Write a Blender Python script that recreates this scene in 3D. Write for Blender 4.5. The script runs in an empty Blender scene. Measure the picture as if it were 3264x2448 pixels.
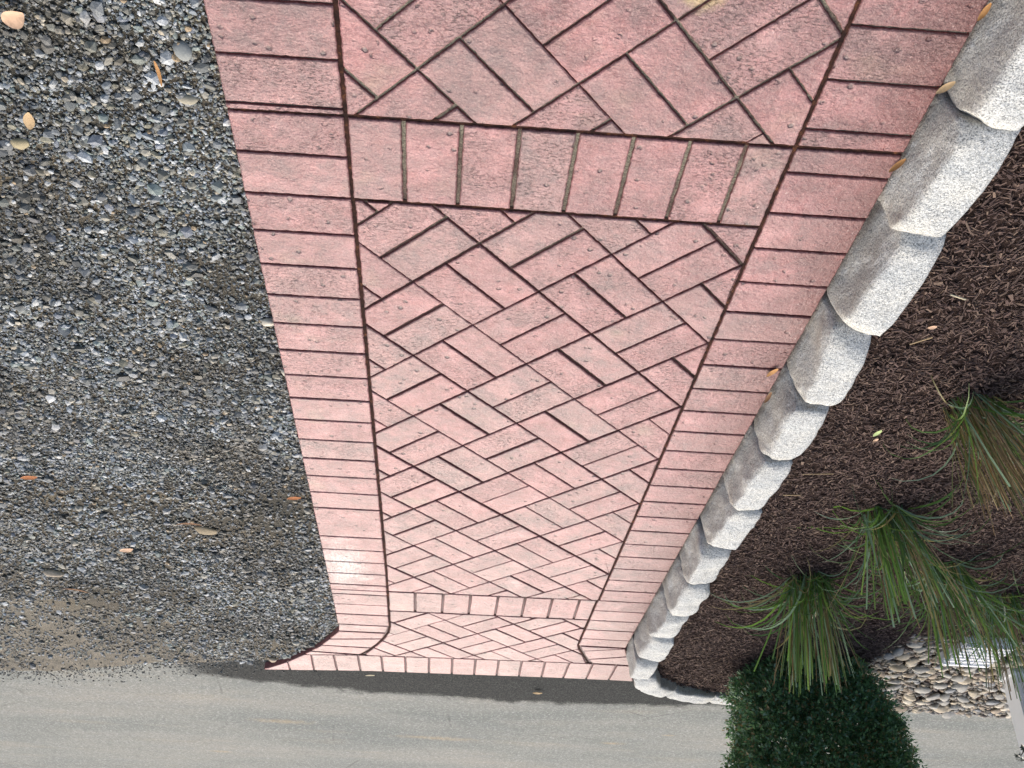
import bpy, bmesh, math, random
import numpy as np
from mathutils import Vector, Matrix, noise

# ------------------------------------------------------------ camera, sky, sun, exposure
scn = bpy.context.scene
COL = scn.collection
H = 1.39
PITCH, ROLL, F, YAW = 0.596983, 0.037136, 3008.65, 0.0638261
def rz(v, a=YAW):
    c, s = math.cos(a), math.sin(a)
    return Vector((v[0]*c - v[1]*s, v[0]*s + v[1]*c, v[2]))
fw = Vector((0, math.cos(PITCH), -math.sin(PITCH)))
up = Vector((0, math.sin(PITCH), math.cos(PITCH)))
rt = Vector((1, 0, 0))
rt2 = math.cos(ROLL)*rt + math.sin(ROLL)*up
up2 = -math.sin(ROLL)*rt + math.cos(ROLL)*up
R_, U_, F_ = rz(-rt2), rz(-up2), rz(fw)          # the phone was held upside down
cam = bpy.data.cameras.new('camera')
cam.sensor_width = 36.0; cam.lens = 36.0*F/3264.0
cam.clip_start = 0.02; cam.clip_end = 2000
camo = bpy.data.objects.new('camera', cam); COL.objects.link(camo)
camo.matrix_world = Matrix(((R_.x, U_.x, -F_.x, 0), (R_.y, U_.y, -F_.y, 0), (R_.z, U_.z, -F_.z, H), (0, 0, 0, 1)))
scn.camera = camo

SUN_EL, SUN_AZ = math.radians(46), math.radians(6)   # azimuth measured from +Y towards +X
world = bpy.data.worlds.new('World'); scn.world = world; world.use_nodes = True
wn = world.node_tree; wn.nodes.clear()
sky = wn.nodes.new('ShaderNodeTexSky'); sky.sky_type = 'NISHITA'; sky.sun_disc = False
sky.sun_elevation = SUN_EL; sky.sun_rotation = SUN_AZ
sky.air_density = 1.0; sky.dust_density = 6.0; sky.ozone_density = 0.6
bg = wn.nodes.new('ShaderNodeBackground'); bg.inputs['Strength'].default_value = 0.14
wo = wn.nodes.new('ShaderNodeOutputWorld')
wn.links.new(sky.outputs[0], bg.inputs['Color']); wn.links.new(bg.outputs[0], wo.inputs['Surface'])
sl = bpy.data.lights.new('sun', 'SUN'); sl.energy = 1.6; sl.angle = math.radians(58); sl.color = (1.0, 0.975, 0.94)
so = bpy.data.objects.new('sun', sl); COL.objects.link(so)
sd = Vector((math.sin(SUN_AZ)*math.cos(SUN_EL), math.cos(SUN_AZ)*math.cos(SUN_EL), math.sin(SUN_EL)))
so.rotation_euler = sd.to_track_quat('Z', 'Y').to_euler()
vs = scn.view_settings
vs.view_transform = 'Standard'; vs.look = 'None'; vs.exposure = 0.56; vs.gamma = 1; vs.use_curve_mapping = False

rng = np.random.default_rng(7); random.seed(7)

# ------------------------------------------------------------ helpers
def tag(o, label=None, cat=None, group=None, kind=None):
    if label: o['label'] = label
    if cat: o['category'] = cat
    if group: o['group'] = group
    if kind: o['kind'] = kind
    return o
def link(name, me, mats=(), parent=None, loc=None):
    o = bpy.data.objects.new(name, me); COL.objects.link(o)
    if me is not None:
        for m in mats: me.materials.append(m)
    if parent is not None: o.parent = parent
    if loc is not None: o.location = loc
    return o
def empty(name, loc):
    o = bpy.data.objects.new(name, None); COL.objects.link(o); o.location = loc; o.empty_display_size = 0.05
    return o
def mesh_np(name, V, faces, smooth=False):
    """faces: (n,k) int array (all the same k)"""
    V = np.asarray(V, dtype=np.float32); faces = np.asarray(faces, dtype=np.int32)
    me = bpy.data.meshes.new(name)
    n, k = faces.shape
    me.vertices.add(len(V)); me.vertices.foreach_set('co', V.ravel())
    me.loops.add(n*k); me.loops.foreach_set('vertex_index', faces.ravel())
    me.polygons.add(n)
    me.polygons.foreach_set('loop_start', np.arange(0, n*k, k, dtype=np.int32))
    me.polygons.foreach_set('loop_total', np.full(n, k, dtype=np.int32))
    me.polygons.foreach_set('use_smooth', np.full(n, smooth, dtype=bool))
    me.update(calc_edges=True); me.validate()
    return me

class NT:
    """small node-tree writer"""
    def __init__(s, name, rough=0.8, spec=0.5):
        s.m = bpy.data.materials.new(name); s.m.use_nodes = True
        s.t = s.m.node_tree; s.N = s.t.nodes; s.L = s.t.links
        s.b = s.N['Principled BSDF']; s.b.inputs['Roughness'].default_value = rough
        s.b.inputs['Specular IOR Level'].default_value = spec
        s.pos = s.N.new('ShaderNodeNewGeometry')
    def P(s, scale=(1, 1, 1), rot=0.0, obj=False):
        mp = s.N.new('ShaderNodeMapping'); mp.inputs['Scale'].default_value = scale
        mp.inputs['Rotation'].default_value = (0, 0, rot)
        if obj:
            tc = s.N.new('ShaderNodeTexCoord'); s.L.new(tc.outputs['Object'], mp.inputs[0])
        else: s.L.new(s.pos.outputs['Position'], mp.inputs[0])
        return mp.outputs[0]
    def noise(s, scale, detail=4, rough=0.55, vec=None, dist=0.0):
        n = s.N.new('ShaderNodeTexNoise'); n.inputs['Scale'].default_value = scale
        n.inputs['Detail'].default_value = detail; n.inputs['Roughness'].default_value = rough
        n.inputs['Distortion'].default_value = dist
        s.L.new(vec if vec is not None else s.pos.outputs['Position'], n.inputs['Vector'])
        return n.outputs['Fac']
    def vor(s, scale, out='Distance', vec=None, rnd=1.0, feature='F1'):
        n = s.N.new('ShaderNodeTexVoronoi'); n.feature = feature; n.inputs['Scale'].default_value = scale
        n.inputs['Randomness'].default_value = rnd
        s.L.new(vec if vec is not None else s.pos.outputs['Position'], n.inputs['Vector'])
        return n.outputs[out]
    def ramp(s, fac, stops, mode='LINEAR'):
        r = s.N.new('ShaderNodeValToRGB'); r.color_ramp.interpolation = mode
        e = r.color_ramp.elements
        while len(e) < len(stops): e.new(0.5)
        for i, (p, c) in enumerate(stops):
            e[i].position = p; e[i].color = (c, c, c, 1) if not hasattr(c, '__len__') else tuple(c)+(1,)
        s.L.new(fac, r.inputs[0]); return r.outputs[0]
    def math(s, op, a, b=None, c=None, clamp=False):
        n = s.N.new('ShaderNodeMath'); n.operation = op; n.use_clamp = clamp
        for i, v in enumerate((a, b, c)):
            if v is None: continue
            if isinstance(v, (int, float)): n.inputs[i].default_value = v
            else: s.L.new(v, n.inputs[i])
        return n.outputs[0]
    def mix(s, fac, a, b, mode='MIX'):
        n = s.N.new('ShaderNodeMix'); n.data_type = 'RGBA'; n.blend_type = mode
        for i, v in ((0, fac), (6, a), (7, b)):
            if isinstance(v, (int, float)): n.inputs[i].default_value = v
            elif isinstance(v, tuple): n.inputs[i].default_value = v+(1,)
            else: s.L.new(v, n.inputs[i])
        return n.outputs[2]
    def bump(s, h, dist=0.003, strength=1.0, prev=None):
        n = s.N.new('ShaderNodeBump'); n.inputs['Distance'].default_value = dist; n.inputs['Strength'].default_value = strength
        s.L.new(h, n.inputs['Height'])
        if prev is not None: s.L.new(prev, n.inputs['Normal'])
        return n.outputs[0]
    def set(s, color=None, rough=None, normal=None):
        for k, v in (('Base Color', color), ('Roughness', rough), ('Normal', normal)):
            if v is None: continue
            if isinstance(v, (int, float)): s.b.inputs[k].default_value = v
            elif isinstance(v, tuple): s.b.inputs[k].default_value = v+(1,)
            else: s.L.new(v, s.b.inputs[k])
        return s.m
    def xyz(s):
        n = s.N.new('ShaderNodeSeparateXYZ'); s.L.new(s.pos.outputs['Position'], n.inputs[0]); return n.outputs
    def ball(s, x, y, rx, ry):
        X = s.xyz()
        a = s.math('DIVIDE', s.math('SUBTRACT', X[0], x), rx); b = s.math('DIVIDE', s.math('SUBTRACT', X[1], y), ry)
        return s.math('SQRT', s.math('ADD', s.math('MULTIPLY', a, a), s.math('MULTIPLY', b, b)))
    def oprand(s):
        oi = s.N.new('ShaderNodeObjectInfo')
        return s.math('FRACT', s.math('ADD', oi.outputs['Random'], s.pos.outputs['Random Per Island']))

# ------------------------------------------------------------ materials
def mat_brick():
    t = NT('stamped_concrete', 0.5, 0.5)
    t.b.inputs['Coat Weight'].default_value = 0.30; t.b.inputs['Coat Roughness'].default_value = 0.30; t.b.inputs['Coat IOR'].default_value = 1.5
    rnd = t.oprand()
    rnd2 = t.math('FRACT', t.math('MULTIPLY', rnd, 7.31)); rnd3 = t.math('FRACT', t.math('MULTIPLY', rnd, 23.7))
    big = t.noise(9, 4, 0.6); mid = t.noise(38, 5, 0.65); fine = t.noise(420, 3, 0.6)
    c = t.ramp(big, [(0.3, PINK_D), (0.52, PINK), (0.72, PINK_L)])
    c = t.mix(t.ramp(mid, [(0.42, 0.0), (0.7, 0.75)]), c, PINK_L)
    c = t.mix(t.ramp(mid, [(0.28, 0.6), (0.42, 0.0)]), c, PINK_R)
    # per-brick tone: some greyer, some greenish tan
    c = t.mix(t.math('MULTIPLY', t.math('POWER', rnd2, 2.0), 0.45), c, (0.38, 0.265, 0.235))
    c = t.mix(t.math('MULTIPLY', t.math('SUBTRACT', rnd3, 0.5), 0.25), c, (0.56, 0.39, 0.36))
    # bluish grey release powder stains
    st = t.math('MULTIPLY', t.ramp(t.noise(15, 9, 0.78, dist=0.2), [(0.46, 0.0), (0.60, 0.65)]), t.ramp(rnd2, [(0.1, 0.5), (0.9, 1.0)]))
    c = t.mix(st, c, (0.165, 0.125, 0.122))
    # greenish tan bloom
    c = t.mix(t.ramp(t.noise(6.5, 3, 0.5, vec=t.P((1, 1.3, 1), 0.6)), [(0.62, 0.0), (0.75, 0.35)]), c, (0.36, 0.31, 0.20))
    # dark pock marks, stretched
    pv = t.P((1.0, 2.3, 1), 0.15)
    pk = t.noise(95, 4, 0.7, vec=pv, dist=0.3)
    pits = t.math('MULTIPLY', t.ramp(pk, [(0.55, 0.0), (0.61, 1.0)]), t.ramp(rnd3, [(0.15, 0.05), (0.95, 0.95)]))
    pits = t.math('MULTIPLY', pits, t.ramp(t.noise(14, 3), [(0.38, 0.15), (0.58, 1.0)]))
    c = t.mix(t.math('MULTIPLY', pits, 0.7), c, (0.11, 0.095, 0.09))
    # sparse knocked-out holes
    vh = t.vor(26); hole = t.math('MULTIPLY', t.ramp(vh, [(0.10, 1.0), (0.19, 0.0)]), t.ramp(t.noise(60, 2), [(0.42, 0.0), (0.55, 1.0)]))
    c = t.mix(t.math('MULTIPLY', hole, 0.75), c, (0.12, 0.11, 0.10))
    # grime washed off the bed onto the kerb-side border, and general dark blotches
    X = t.xyz()
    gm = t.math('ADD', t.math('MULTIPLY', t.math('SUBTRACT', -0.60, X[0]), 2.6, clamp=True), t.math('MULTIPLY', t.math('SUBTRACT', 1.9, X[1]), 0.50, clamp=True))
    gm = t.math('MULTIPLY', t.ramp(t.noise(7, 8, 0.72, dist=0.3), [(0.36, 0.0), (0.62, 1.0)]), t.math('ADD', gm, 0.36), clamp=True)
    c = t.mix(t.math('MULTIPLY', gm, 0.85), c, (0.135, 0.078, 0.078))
    wet_refl = t.math('ADD', t.math('MULTIPLY', t.math('SUBTRACT', -0.63, X[0]), 5.5), t.math('MULTIPLY', t.math('SUBTRACT', t.noise(10, 6, 0.7), 0.5), 1.3), clamp=True)  # dark red towards the kerb: damp stain plus kerb reflection painted in
    c = t.mix(t.math('MULTIPLY', wet_refl, 0.72), c, (0.155, 0.042, 0.038))
    side = t.math('MULTIPLY', t.math('SUBTRACT', -0.05, X[0]), 2.2, clamp=True)
    sc = t.math('MULTIPLY', t.ramp(t.noise(150, 4, 0.7, vec=t.P((1, .55, 1), 0.35)), [(0.62, 0.0), (0.68, 0.7)]), side)
    sc = t.math('MULTIPLY', sc, t.ramp(t.noise(11, 3), [(0.45, 0.1), (0.6, 1.0)]))
    c = t.mix(sc, c, (0.62, 0.47, 0.43))
    c = t.mix(t.math('MULTIPLY', t.ramp(X[0], [(0.0, 0.0), (1.0, 0.0)]), 1.0), c, c)
    # glare painted into the colour of the gravel-side border, yellow lichen near the camera
    glare = t.math('SUBTRACT', t.math('ADD', t.math('SUBTRACT', 1.35, t.ball(0.385, 3.30, 0.11, 0.24)), t.math('MULTIPLY', t.noise(9, 6, 0.7), 1.8)), 1.25, clamp=True)
    c = t.mix(t.math('MULTIPLY', t.math('MULTIPLY', glare, 1.2, clamp=True), t.ramp(t.noise(120, 5, 0.75, vec=t.P((1, .5, 1))), [(0.38, 0.15), (0.58, 0.9)])), c, (0.72, 0.70, 0.66))
    ye = t.math('SUBTRACT', t.math('ADD', t.math('SUBTRACT', 1.2, t.ball(-0.345, 0.885, 0.055, 0.045)), t.math('MULTIPLY', t.noise(60, 4), 0.9)), 0.85, clamp=True)
    c = t.mix(t.math('MULTIPLY', ye, 0.8, clamp=True), c, (0.62, 0.50, 0.16))
    gr = t.noise(230, 3, 0.75)
    c = t.mix(t.ramp(gr, [(0.33, 0.5), (0.5, 0.0)]), c, (0.13, 0.085, 0.08))
    c = t.mix(t.ramp(gr, [(0.53, 0.0), (0.70, 0.28)]), c, (0.62, 0.48, 0.44))
    h = t.math('ADD', t.math('MULTIPLY', t.noise(110, 4, 0.7), 0.45), t.math('MULTIPLY', t.noise(45, 6, 0.7, vec=t.P((1, 1.25, 1), 0.15)), 1.0))
    h = t.math('ADD', h, t.math('MULTIPLY', fine, 0.12))
    h = t.math('SUBTRACT', h, t.math('MULTIPLY', pits, 0.35)); h = t.math('SUBTRACT', h, t.math('MULTIPLY', hole, 0.6))
    h = t.math('ADD', h, t.math('MULTIPLY', big, 1.2))
    nb = t.bump(h, 0.0070, 0.9)
    t.L.new(t.bump(h, 0.0045, 0.6), t.b.inputs['Coat Normal'])
    r = t.ramp(mid, [(0.3, 0.38), (0.7, 0.55)])
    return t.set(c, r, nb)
PINK_D = (0.225, 0.084, 0.080); PINK = (0.39, 0.145, 0.142); PINK_L = (0.58, 0.285, 0.278); PINK_R = (0.34, 0.092, 0.082)
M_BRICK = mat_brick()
def mat_edge():
    t = NT('joint_arris', 0.7, 0.3)
    n = t.noise(120, 4, 0.7)
    c = t.ramp(n, [(0.36, (0.08, 0.045, 0.042)), (0.52, (0.19, 0.085, 0.078)), (0.66, (0.33, 0.15, 0.14))])
    return t.set(c, 0.75, t.bump(n, 0.004, 0.8))
M_EDGE = mat_edge()
def mat_side():
    t = NT('slab_side', 0.7, 0.4)
    n = t.noise(50, 4, 0.7)
    return t.set(t.ramp(n, [(0.3, (0.17, 0.06, 0.055)), (0.7, (0.32, 0.13, 0.12))]), 0.7, t.bump(n, 0.006, 0.8))
M_SIDE = mat_side()
def mat_joint():
    t = NT('stamped_joint', 0.95, 0.15)
    n = t.noise(30, 5, 0.7); f = t.noise(260, 3, 0.7)
    near = t.math('MULTIPLY', t.math('SUBTRACT', 1.62, t.xyz()[1]), 2.2, clamp=True)
    c = t.ramp(n, [(0.35, (0.06, 0.036, 0.032)), (0.6, (0.13, 0.080, 0.070)), (0.75, (0.22, 0.145, 0.13))])
    c = t.mix(t.math('MULTIPLY', near, t.ramp(t.noise(9, 4, 0.6), [(0.36, 0.2), (0.52, 1.0)])), c, (0.30, 0.285, 0.22))
    farj = t.math('MULTIPLY', t.math('SUBTRACT', t.xyz()[1], 3.50), 8.0, clamp=True)
    c = t.mix(t.math('MULTIPLY', farj, 0.8), c, (0.30, 0.245, 0.235))
    c = t.mix(t.math('MULTIPLY', t.ramp(f, [(0.4, 0.6), (0.6, 0.0)]), t.math('SUBTRACT', 1.0, farj)), c, (0.05, 0.045, 0.04))
    return t.set(c, 0.95, t.bump(f, 0.005, 1.0))
M_JOINT = mat_joint()
def mat_tooled():
    t = NT('tooled_joint', 0.95, 0.15)
    n = t.noise(45, 5, 0.7)
    c = t.ramp(n, [(0.38, (0.016, 0.009, 0.008)), (0.58, (0.045, 0.020, 0.014)), (0.70, (0.15, 0.065, 0.03))])
    return t.set(c, 0.95, t.bump(n, 0.004, 1.0))
M_TOOL = mat_tooled()
def mat_granite():
    t = NT('granite', 0.85, 0.3)
    v = t.P(obj=True)
    a = t.noise(330, 3, 0.75, vec=v); b = t.noise(120, 4, 0.7, vec=v, dist=0.4); g = t.noise(9, 3, 0.5, vec=v)
    c = t.ramp(g, [(0.3, (0.50, 0.53, 0.53)), (0.5, (0.59, 0.605, 0.585)), (0.72, (0.66, 0.65, 0.58))])
    c = t.mix(t.ramp(a, [(0.40, 0.85), (0.50, 0.0)]), c, (0.12, 0.13, 0.13))
    c = t.mix(t.ramp(b, [(0.36, 0.65), (0.47, 0.0)]), c, (0.20, 0.21, 0.205))
    c = t.mix(t.ramp(a, [(0.56, 0.0), (0.68, 0.6)]), c, (0.82, 0.82, 0.79))
    # sides carry a soil stain, deepened by normal to paint in their shade
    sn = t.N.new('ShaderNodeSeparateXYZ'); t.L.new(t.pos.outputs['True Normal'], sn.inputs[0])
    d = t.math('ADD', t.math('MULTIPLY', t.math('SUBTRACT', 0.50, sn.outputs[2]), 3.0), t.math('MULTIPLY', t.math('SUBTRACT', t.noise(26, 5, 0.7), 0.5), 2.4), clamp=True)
    soil_shade = t.ramp(t.noise(5, 3), [(0.35, (0.33, 0.31, 0.265)), (0.6, (0.43, 0.42, 0.38)), (0.75, (0.40, 0.31, 0.20))])
    soil_shade = t.mix(t.ramp(a, [(0.40, 0.6), (0.50, 0.0)]), soil_shade, (0.09, 0.09, 0.085))
    c = t.mix(t.math('MULTIPLY', d, 0.62), c, soil_shade)
    h = t.math('ADD', t.math('MULTIPLY', b, 0.7), t.math('MULTIPLY', t.noise(38, 5, 0.65, vec=v), 1.6))
    return t.set(c, 0.85, t.bump(t.math('ADD', h, t.math('MULTIPLY', a, 0.25)), 0.006, 0.8))
M_GRANITE = mat_granite()
def mat_isl(name, cols, rough=0.8, spec=0.3, fine=400, fstr=0.25, obj=False, bd=0.0015, patch=0, var=0.55, trans=0):
    t = NT(name, rough, spec)
    n = len(cols); r = t.pos.outputs['Random Per Island']
    c = t.ramp(r, [((i)/n, k) for i, k in enumerate(cols)], 'CONSTANT')
    v = t.math('FRACT', t.math('MULTIPLY', r, 57.3))
    c = t.mix(t.math('MULTIPLY', v, var), c, t.mix(0.5, c, (0.02, 0.02, 0.02)))
    if patch:      # damp, soil-coated drifts of stone
        pn = t.math('ADD', t.noise(2.3, 5, 0.62), t.math('MULTIPLY', t.math('SUBTRACT', v, 0.5), 0.16))
        c = t.mix(t.ramp(pn, [(0.44, patch), (0.56, 0.0)]), c, t.mix(0.66, c, (0.045, 0.04, 0.028)))
        c = t.mix(t.ramp(t.noise(3.1, 4, 0.6, vec=t.P((1, 1, 1), 1.0)), [(0.54, 0.0), (0.68, 0.55)]), c, (0.17, 0.145, 0.10))
    f = t.noise(fine, 3, 0.7)
    c = t.mix(t.ramp(f, [(0.4, fstr), (0.6, 0.0)]), c, (0.04, 0.035, 0.03))
    m = t.set(c, rough, t.bump(f, bd, 0.6))
    if trans:
        tr = t.N.new('ShaderNodeBsdfTranslucent'); t.L.new(c, tr.inputs[0]); ms = t.N.new('ShaderNodeMixShader'); ms.inputs[0].default_value = trans
        outn = t.N['Material Output']; t.L.new(t.b.outputs[0], ms.inputs[1]); t.L.new(tr.outputs[0], ms.inputs[2]); t.L.new(ms.outputs[0], outn.inputs['Surface'])
    return m
GRV = [(0.263, 0.307, 0.314), (0.376, 0.420, 0.432), (0.150, 0.176, 0.181), (0.477, 0.526, 0.552), (0.213, 0.251, 0.239), (0.101, 0.113, 0.113),
       (0.326, 0.383, 0.420), (0.376, 0.370, 0.314), (0.627, 0.678, 0.702), (0.239, 0.244, 0.207), (0.427, 0.414, 0.338), (0.176, 0.207, 0.220),
       (0.753, 0.791, 0.791), (0.326, 0.401, 0.376), (0.301, 0.295, 0.213), (0.276, 0.314, 0.364), (0.251, 0.282, 0.295), (0.188, 0.200, 0.181)]
M_GRAVEL = mat_isl('crushed_bluestone', GRV, 0.6, 0.5, 300, 0.35, patch=1.0)
M_FINES = mat_isl('gravel_fines', [(0.10, 0.11, 0.105), (0.16, 0.16, 0.14), (0.07, 0.075, 0.07), (0.22, 0.20, 0.16), (0.13, 0.15, 0.15), (0.26, 0.26, 0.24)], 0.8, 0.3)
M_MULCH = mat_isl('shredded_bark', [(0.128, 0.084, 0.070), (0.089, 0.058, 0.050), (0.155, 0.105, 0.086), (0.108, 0.070, 0.061), (0.182, 0.126, 0.100),
                                    (0.074, 0.049, 0.043), (0.135, 0.089, 0.076), (0.216, 0.153, 0.115), (0.100, 0.066, 0.057)], 0.85, 0.2, 260, 0.3, var=0.35)
M_RIVER = mat_isl('river_stone_mat', [(0.34, 0.29, 0.22), (0.27, 0.25, 0.21), (0.40, 0.35, 0.26), (0.22, 0.21, 0.19), (0.30, 0.24, 0.18), (0.33, 0.33, 0.31), (0.19, 0.16, 0.14)], 0.7, 0.35, 60, 0.2)
def mat_dirt():
    t = NT('gravel_bed', 0.95, 0.15)
    X = t.xyz()
    n = t.noise(3.2, 5, 0.6); f = t.noise(230, 4, 0.75); g = t.vor(170)
    c = t.ramp(n, [(0.38, (0.07, 0.068, 0.055)), (0.55, (0.12, 0.105, 0.078)), (0.68, (0.21, 0.175, 0.115))])
    tan = t.math('ADD', t.math('MULTIPLY', t.math('SUBTRACT', t.math('ADD', X[1], t.math('MULTIPLY', X[0], 0.85)), 4.8), 1.1),
                 t.math('MULTIPLY', t.math('SUBTRACT', t.noise(2.6, 5, 0.65), 0.5), 2.0), clamp=True)
    c = t.mix(t.math('MULTIPLY', tan, 0.85), c, t.ramp(t.noise(14, 4), [(0.35, (0.19, 0.175, 0.14)), (0.65, (0.31, 0.28, 0.225))]))
    c = t.mix(t.ramp(f, [(0.36, 0.8), (0.5, 0.0)]), c, (0.05, 0.052, 0.05))
    c = t.mix(t.ramp(f, [(0.55, 0.0), (0.7, 0.7)]), c, (0.32, 0.31, 0.28))
    return t.set(c, 0.95, t.bump(t.math('ADD', f, t.math('MULTIPLY', g, 0.8)), 0.006, 1.0))
M_DIRT = mat_dirt()
def mat_soil():
    t = NT('mulch_bed', 0.95, 0.1)
    f = t.noise(120, 4, 0.7, vec=t.P((1, 2.4, 1), 0.5))
    return t.set(t.ramp(f, [(0.35, (0.03, 0.02, 0.017)), (0.6, (0.065, 0.043, 0.036)), (0.75, (0.11, 0.078, 0.06))]), 0.95, t.bump(f, 0.01, 1.0))
M_SOIL = mat_soil()
def mat_road():
    t = NT('asphalt', 0.9, 0.12)
    X = t.xyz()
    f = t.noise(190, 4, 0.75); v = t.vor(130, 'Color'); sep = t.N.new('ShaderNodeSeparateColor'); t.L.new(v, sep.inputs[0])
    big = t.noise(0.9, 4, 0.6, vec=t.P((0.55, 1.6, 1), 0.06)); mid = t.noise(7, 5, 0.65, vec=t.P((0.6, 1.4, 1)))
    c = t.ramp(big, [(0.35, (0.155, 0.17, 0.16)), (0.5, (0.21, 0.22, 0.20)), (0.68, (0.265, 0.26, 0.23))])
    c = t.mix(t.ramp(mid, [(0.35, 0.35), (0.5, 0.0)]), c, (0.20, 0.215, 0.21))
    c = t.mix(t.ramp(t.noise(2.4, 4, 0.6, vec=t.P((0.5, 2.2, 1))), [(0.56, 0.0), (0.76, 0.32)]), c, (0.34, 0.29, 0.21))
    # pollen-coloured scuffs seen on the far lane
    for (x, y, rx, ry) in ((0.0, 5.95, 0.42, 0.07), (-1.06, 5.85, 0.13, 0.05), (-1.34, 5.60, 0.07, 0.03), (1.40, 6.6, 0.12, 0.06), (0.9, 5.75, 0.3, 0.08)):
        d = t.math('SUBTRACT', t.math('ADD', t.math('SUBTRACT', 1.1, t.ball(x, y, rx, ry)), t.math('MULTIPLY', t.noise(26, 4, 0.7), 1.3)), 1.0, clamp=True)
        c = t.mix(t.math('MULTIPLY', d, 0.45), c, (0.55, 0.38, 0.17))
    c = t.mix(t.math('MULTIPLY', t.ramp(sep.outputs[0], [(0.0, 0.8), (0.35, 0.0)]), 0.6), c, (0.13, 0.14, 0.14))
    c = t.mix(t.math('MULTIPLY', t.ramp(sep.outputs[1], [(0.70, 0.0), (1.0, 0.8)]), 0.5), c, (0.52, 0.53, 0.50))
    ed = t.vor(1.15, 'Distance', vec=t.mix(0.12, t.P((1, 1.4, 1)), t.P((3, 3, 3))), feature='DISTANCE_TO_EDGE')
    c = t.mix(t.math('MULTIPLY', t.ramp(ed, [(0.004, 0.6), (0.010, 0.0)]), t.ramp(t.noise(1.7, 4), [(0.5, 0.0), (0.62, 1.0)])), c, (0.09, 0.09, 0.085))
    c = t.mix(t.ramp(t.noise(55, 4, 0.8), [(0.36, 0.55), (0.5, 0.0)]), c, (0.12, 0.13, 0.125))
    c = t.mix(t.ramp(t.noise(48, 4, 0.8, vec=t.P((1, 1, 1), 2.0)), [(0.54, 0.0), (0.68, 0.4)]), c, (0.38, 0.385, 0.36))
    # dark specks
    c = t.mix(t.math('MULTIPLY', t.ramp(t.vor(16), [(0.05, 1.0), (0.09, 0.0)]), t.ramp(t.noise(13, 2), [(0.55, 0.0), (0.62, 1.0)])), c, (0.06, 0.055, 0.05))
    # newer dark asphalt apron along the end of the walk
    q = t.math('MULTIPLY', t.math('ADD', X[0], 0.2), t.math('ADD', X[0], 0.2))
    e = t.math('SUBTRACT', t.math('SUBTRACT', 5.12, t.math('MULTIPLY', q, 0.09)), X[1])
    e = t.math('ADD', t.math('MULTIPLY', e, 14.0), t.math('MULTIPLY', t.math('SUBTRACT', t.noise(6, 5, 0.7), 0.5), 4.0))
    e = t.math('MINIMUM', e, t.math('ADD', t.math('MULTIPLY', t.math('SUBTRACT', 1.32, X[0]), 7.0), t.math('MULTIPLY', t.math('SUBTRACT', f, 0.5), 3.0)))
    e = t.math('ADD', e, t.math('MULTIPLY', t.math('SUBTRACT', f, 0.5), 2.5), clamp=True)
    dk = t.ramp(t.noise(150, 4, 0.75), [(0.40, (0.006, 0.008, 0.009)), (0.52, (0.016, 0.020, 0.021)), (0.68, (0.09, 0.095, 0.09))])
    c = t.mix(e, c, dk)
    h = t.math('ADD', t.math('MULTIPLY', t.vor(130), 0.7), f)
    return t.set(c, t.ramp(f, [(0.3, 0.7), (0.7, 0.95)]), t.bump(h, 0.004, 0.8))
M_ROAD = mat_road()
M_LEAF = mat_isl('box_leaf', [(0.111, 0.247, 0.098), (0.156, 0.325, 0.124), (0.085, 0.195, 0.085), (0.208, 0.403, 0.156), (0.130, 0.286, 0.156), (0.286, 0.494, 0.208), (0.098, 0.221, 0.091), (0.260, 0.416, 0.286), (0.117, 0.260, 0.104), (0.364, 0.286, 0.130)], 0.4, 0.5, 300, 0.1, trans=0.3)
M_BLADE = mat_isl('grass_blade', [(0.10, 0.21, 0.045), (0.14, 0.27, 0.055), (0.075, 0.16, 0.05), (0.19, 0.32, 0.075), (0.14, 0.25, 0.14), (0.27, 0.40, 0.27), (0.07, 0.15, 0.04), (0.16, 0.30, 0.06), (0.36, 0.32, 0.14), (0.20, 0.32, 0.20)], 0.38, 0.5, 120, 0.1, trans=0.4)
M_STRAW = mat_isl('cut_stalk', [(0.435, 0.290, 0.138), (0.522, 0.377, 0.189), (0.348, 0.217, 0.102), (0.232, 0.246, 0.087), (0.580, 0.435, 0.246), (0.174, 0.217, 0.072)], 0.7, 0.3, 90, 0.3)
def mat_plain(name, col, rough=0.6, spec=0.4, var=0.25, sc=40):
    t = NT(name, rough, spec); n = t.noise(sc, 4, 0.65)
    c = t.mix(t.ramp(n, [(0.35, var), (0.6, 0.0)]), col, tuple(k*0.45 for k in col))
    return t.set(c, rough, t.bump(n, 0.002, 0.5))
M_WHITE = mat_plain('white_vinyl', (0.86, 0.87, 0.88), 0.4, 0.5, 0.08, 12)
M_TWIG = mat_plain('twig_bark', (0.20, 0.155, 0.10))
M_HOLLY = mat_plain('holly_leaf_mat', (0.015, 0.030, 0.018), 0.3, 0.6)
PM = {}
def colmat(key, col):
    if key not in PM: PM[key] = mat_plain(key, col, 0.75, 0.3, 0.4, 90)
    return PM[key]

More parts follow.
